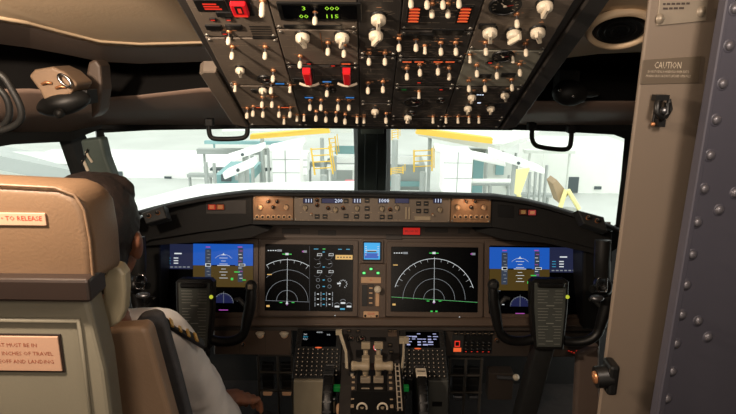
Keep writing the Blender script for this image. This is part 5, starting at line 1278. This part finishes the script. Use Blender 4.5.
# dock bodies with dark openings
def block(lab, parts, cat='dock block', name='dock_block', Yb=14):
    t = thing(name, lab, cat, at(parts[0][0], parts[0][1] + parts[0][3] / 2, Yb))
    for k, (px, py, w, h, Y, d, m) in enumerate(parts): b = MB(m); pbox(px, py, Y, w, h, d, m, b); obj('body' if k == 0 else 'panel', b, None, t)
    px, py, w, h, Y, d, m = parts[0]; q = at(px, py + h / 2, Y + d / 2); b = MB('x_grey'); b.cyl((q.x, q.y, -4.1), (q.x, q.y, q.z), .15, .15, 8); obj('support', b, None, t)
block('low teal block standing in for shadow under the white arms', [(232, 180, 34, 10, 16, 2, 'x_teal'), (226, 178, 10, 7, 15.9, .05, 'x_dark'), (242, 178, 14, 5, 15.9, .05, 'x_grey')])  # teal shadow under the arms, built as a coloured block
block('grey stair tower at the inner end of the pilot-side windshield', [(340, 176, 32, 14, 20, 2, 'x_grey'), (345, 160, 30, 6, 19.9, .05, 'x_white'), (347, 150, 24, 8, 19.9, .05, 'x_teal')])
block('pale dock block with teal opening right of the white column', [(492, 178, 44, 36, 17, 2, 'x_slab'), (478, 176, 10, 34, 16.9, .06, 'x_teal'), (500, 168, 8, 14, 16.9, .06, 'x_teal'), (512, 184, 10, 10, 16.9, .06, 'x_grey')])
block('grey dock block at the inner end of the windshield nearer the door', [(405, 178, 40, 26, 20, 2, 'x_grey'), (402, 160, 34, 8, 19.9, .06, 'x_white'), (404, 184, 32, 5, 19.8, .06, 'x_teal'), (404, 193, 36, 5, 19.7, .06, 'x_white')])
b = MB('x_white'); pline(b, (472, 181), (516, 181), 15.5, .07, 'x_white'); pline(b, (472, 184), (516, 184), 15.5, .05, 'x_grey'); pline(b, (490, 181), (490, 196), 15.5, .05, 'x_grey'); ext('pipe_rail', 'white double pipe rail crossing in front of the teal opening', 'rail', b)
# building wall with small dark windows, far left
t = thing('hangar_office', 'long white office block with small dark windows at the pilot side', 'building', at(150, 190, 26)); b = MB('x_white'); pbox(120, 190, 26, 220, 50, 4, 'x_white', b); obj('wall', b, None, t)
for px, py, w, h in ((118, 176, 9, 9), (168, 180, 7, 7), (177, 193, 4, 9), (141, 203, 14, 2)): b = MB('x_dark'); pbox(px, py, 25.95, w, h, .04, 'x_dark', b); obj('window', b, None, t)
t = thing('hangar_office', 'white block with dark windows at the door-side end of the view', 'building', at(590, 200, 24)); b = MB('x_wall'); pbox(590, 195, 24, 100, 90, 4, 'x_wall', b); obj('wall', b, None, t)
for px, py, w, h, m in ((573, 185, 11, 16, 'x_dark'), (598, 188, 7, 3, 'x_dark'), (607, 208, 26, 20, 'x_teal'), (612, 200, 8, 8, 'x_white')): b = MB(m); pbox(px, py, 23.95, w, h, .04, m, b); obj('window' if m == 'x_dark' else 'panel', b, None, t)
# yellow step ladders
def ladder(lab, x0, x1, ya, yb, Y, lean, m='x_yellow', r=.022):
    t = thing('step_ladder', lab, 'ladder', at(x0, yb, Y)); b = MB(m)
    pline(b, (x0, yb), (x0 - lean, ya), Y, r, m); pline(b, (x1, yb - 1), (x1 - lean, ya - 2), Y, r, m)
    for k in range(1, 5): f = k / 4.2; pline(b, (x0 - lean * f, yb + (ya - yb) * f), (x1 - lean * f, yb - 1 + (ya - yb) * f), Y, r * .7, m)
    pline(b, (x1 + 2, yb - 4), (x1 + 2 - lean, ya - 4), Y + .6, r * .7, m)
    q = at((x0 + x1) / 2, yb, Y); b.use('x_grey').cyl((q.x, q.y, -4.1), (q.x, q.y, q.z), .08, .08, 8); obj('rails', b, None, t)
ladder('yellow step ladder frame beside the white column, pilot side', 315, 333, 148, 175, 14, 4)
ladder('tall yellow rail frame behind the yellow step ladder', 331, 337, 138, 156, 18, 2)
ladder('yellow guard frame left of the panelled column, door side', 414, 432, 150, 172, 15, 0)
ladder('small yellow guard frame against the centre post, door side', 392, 398, 130, 140, 15, 0, r=.014); ladder('lower yellow guard frame against the centre post, door side', 391, 403, 168, 175, 13, 0, r=.014)
b = MB('x_paleyellow'); b.slab([at(517, 170, 12), at(530, 168, 12), at(520, 196, 12), at(515, 194, 12)], .08, (0, -1, 0)); q = at(519, 195, 12.1); b.cyl((q.x, q.y, -4.1), (q.x, q.y, q.z), .05, .05, 8); ext('pennant', 'yellow triangular pennant left of the brown trestle', 'pennant', b)
b = MB('x_brown'); b.slab([at(553, 184, 13), at(557, 180, 13), at(569, 194, 13), at(560, 204, 13)], .5, (0, -1, 0)); b.use('x_paleyellow'); pline(b, (566, 190), (560, 208), 12.9, .05, 'x_paleyellow'); pline(b, (568, 190), (579, 209), 12.9, .05, 'x_paleyellow'); q = at(570, 209, 13); b.use('x_grey').cyl((q.x, q.y, -4.1), (q.x, q.y, q.z), .2, .2, 8)
ext('trestle', 'brown and cream A-shaped trestle near the door-side end of the view', 'trestle', b)
for k, (px, py, h) in enumerate(((530, 184, 24), (536, 180, 26), (541, 184, 30), (509, 186, 22))): b = MB('x_grey'); q = at(px, py + h / 2, 16); q2 = at(px, py - h / 2, 16); b.cyl((q.x, q.y, -4.1), tuple(q2), .04, .04, 6); ext('guard_post', 'thin grey post among the docks near the yellow pennant', 'post', b, 'thin grey guard posts')
b = MB('x_red'); pbox(350, 181.5, 12, 10, 1.6, .1, 'x_red', b); ext('red_strip', 'short red strip low beside the centre post, pilot side', 'strip', b)
t = thing('hangar_stand', 'grey green stand seen through the pilot side window', 'dock', at(30, 180, 8)); b = MB('x_teal'); pslab(b, [(-30, 150), (80, 172), (80, 160), (-30, 140)], (8, 8, 12, 12), .2, 'x_grey'); pbox(20, 175, 9, 110, 24, 1, 'x_slab', b); pbox(34, 170, 8.8, 5, 18, .1, 'x_white', b); pbox(60, 178, 8.7, 24, 8, .1, 'x_teal', b); q = at(20, 186, 9.5); b.cyl((q.x, q.y, -4.1), (q.x, q.y, q.z), .3, .3, 10); obj('body', b, None, t)
for k, (lab, px, py, w, h, Y, m) in enumerate((
    ('long grey girder behind the upper white gangway', 232, 152, 70, 5, 22, 'x_grey'), ('pale green girder high on the hangar wall, pilot side', 250, 143, 90, 3, 30, 'x_teal'),
    ('thin dark girder low behind the gangways', 240, 170, 60, 2, 21, 'x_dark'), ('grey girder crossing behind the yellow step ladder', 326, 165, 40, 4, 24, 'x_grey'),
    ('white girder crossing in front of the grey stair tower', 342, 168, 30, 4, 19.2, 'x_white'), ('grey girder under the yellow edge beam, door side', 470, 150, 60, 4, 27, 'x_grey'),
    ('dark girder behind the pipe rail, door side', 500, 172, 40, 2, 19, 'x_dark'), ('pale girder high beside the grab handle, door side', 550, 152, 50, 3, 23, 'x_slab'),
    ('grey girder low among the guard posts', 530, 196, 44, 3, 18, 'x_grey'), ('dark girder at the foot of the office block, pilot side', 200, 176, 26, 3, 20, 'x_grey'))):
    b = MB(m); pbox(px, py, Y, w, h, .3, m, b); q = at(px - w * .4, py, Y + .15); q2 = at(px + w * .4, py, Y + .15); b.cyl((q.x, q.y, -4.1), tuple(q), .05, .05, 6); b.cyl((q2.x, q2.y, -4.1), tuple(q2), .05, .05, 6); ext('girder', lab, 'girder', b, 'girders of the hangar docks')  # grey and dark bars serve as girders and as painted shade under the platforms
for k, (px, py, h, Y) in enumerate(((206, 172, 20, 15), (214, 174, 22, 15), (246, 168, 26, 14.8), (252, 168, 26, 14.8), (268, 160, 24, 19), (504, 160, 14, 21), (516, 160, 14, 21), (547, 178, 26, 17))):
    b = MB('x_grey'); q = at(px, py - h / 2, Y); b.cyl((q.x, q.y, -4.1), tuple(q), .045, .045, 6); ext('guard_post', 'thin grey post standing among the white gangways', 'post', b, 'thin grey posts of the hangar docks')
# fluorescent-lit hangar ceiling structure
b = MB('x_slab')
for k in range(7): b.box((-36 + 12 * k, 28, 8.6), (.4, 40, .5))
struct('trim_6', b)

# ================================================================== LIGHT
w = bpy.data.worlds.new('world'); sc.world = w; w.use_nodes = True; bg = w.node_tree.nodes['Background']; bg.inputs[0].default_value = (.97, 1.0, .96, 1); bg.inputs[1].default_value = 2.1
def area(name, loc, tgt, size, power, col):
    l = bpy.data.lights.new(name, 'AREA'); l.energy = power; l.color = col; l.size = size; o = bpy.data.objects.new(name, l); COL.objects.link(o); o.location = loc
    o.rotation_euler = (V(tgt) - V(loc)).to_track_quat('-Z', 'Y').to_euler(); return o
area('dome_lamp', (-.58, .50, 1.80), (-.05, 1.7, 1.10), .06, 13, (1, .80, .62))
area('aisle_lamp', (-.22, -.35, 1.93), (-.05, 1.5, 1.0), .22, 5.0, (1, .82, .66))
area('ceiling_fill_light', (.05, -1.25, 1.30), (-.05, 1.2, 1.62), .5, 5.0, (1, .83, .66))  # unseen fill added behind the camera to brighten the ceiling
area('right_fill_light', (.42, .30, 1.84), (0, 1.7, .9), .12, 2.4, (1, .84, .7))  # weak unseen fill added on the right for the shirt and door post
for x_ in (-.355, .335): area('flood_lamp', (x_, 1.955, MC.o.z + .034), (x_, 2.03, MC.o.z + .01), .02, .035, (1, .62, .36))
sc.cycles.use_denoising = True
sc.cycles.max_bounces = 6; sc.cycles.diffuse_bounces = 3; sc.cycles.glossy_bounces = 3; sc.cycles.transparent_max_bounces = 8; sc.cycles.sample_clamp_indirect = 4
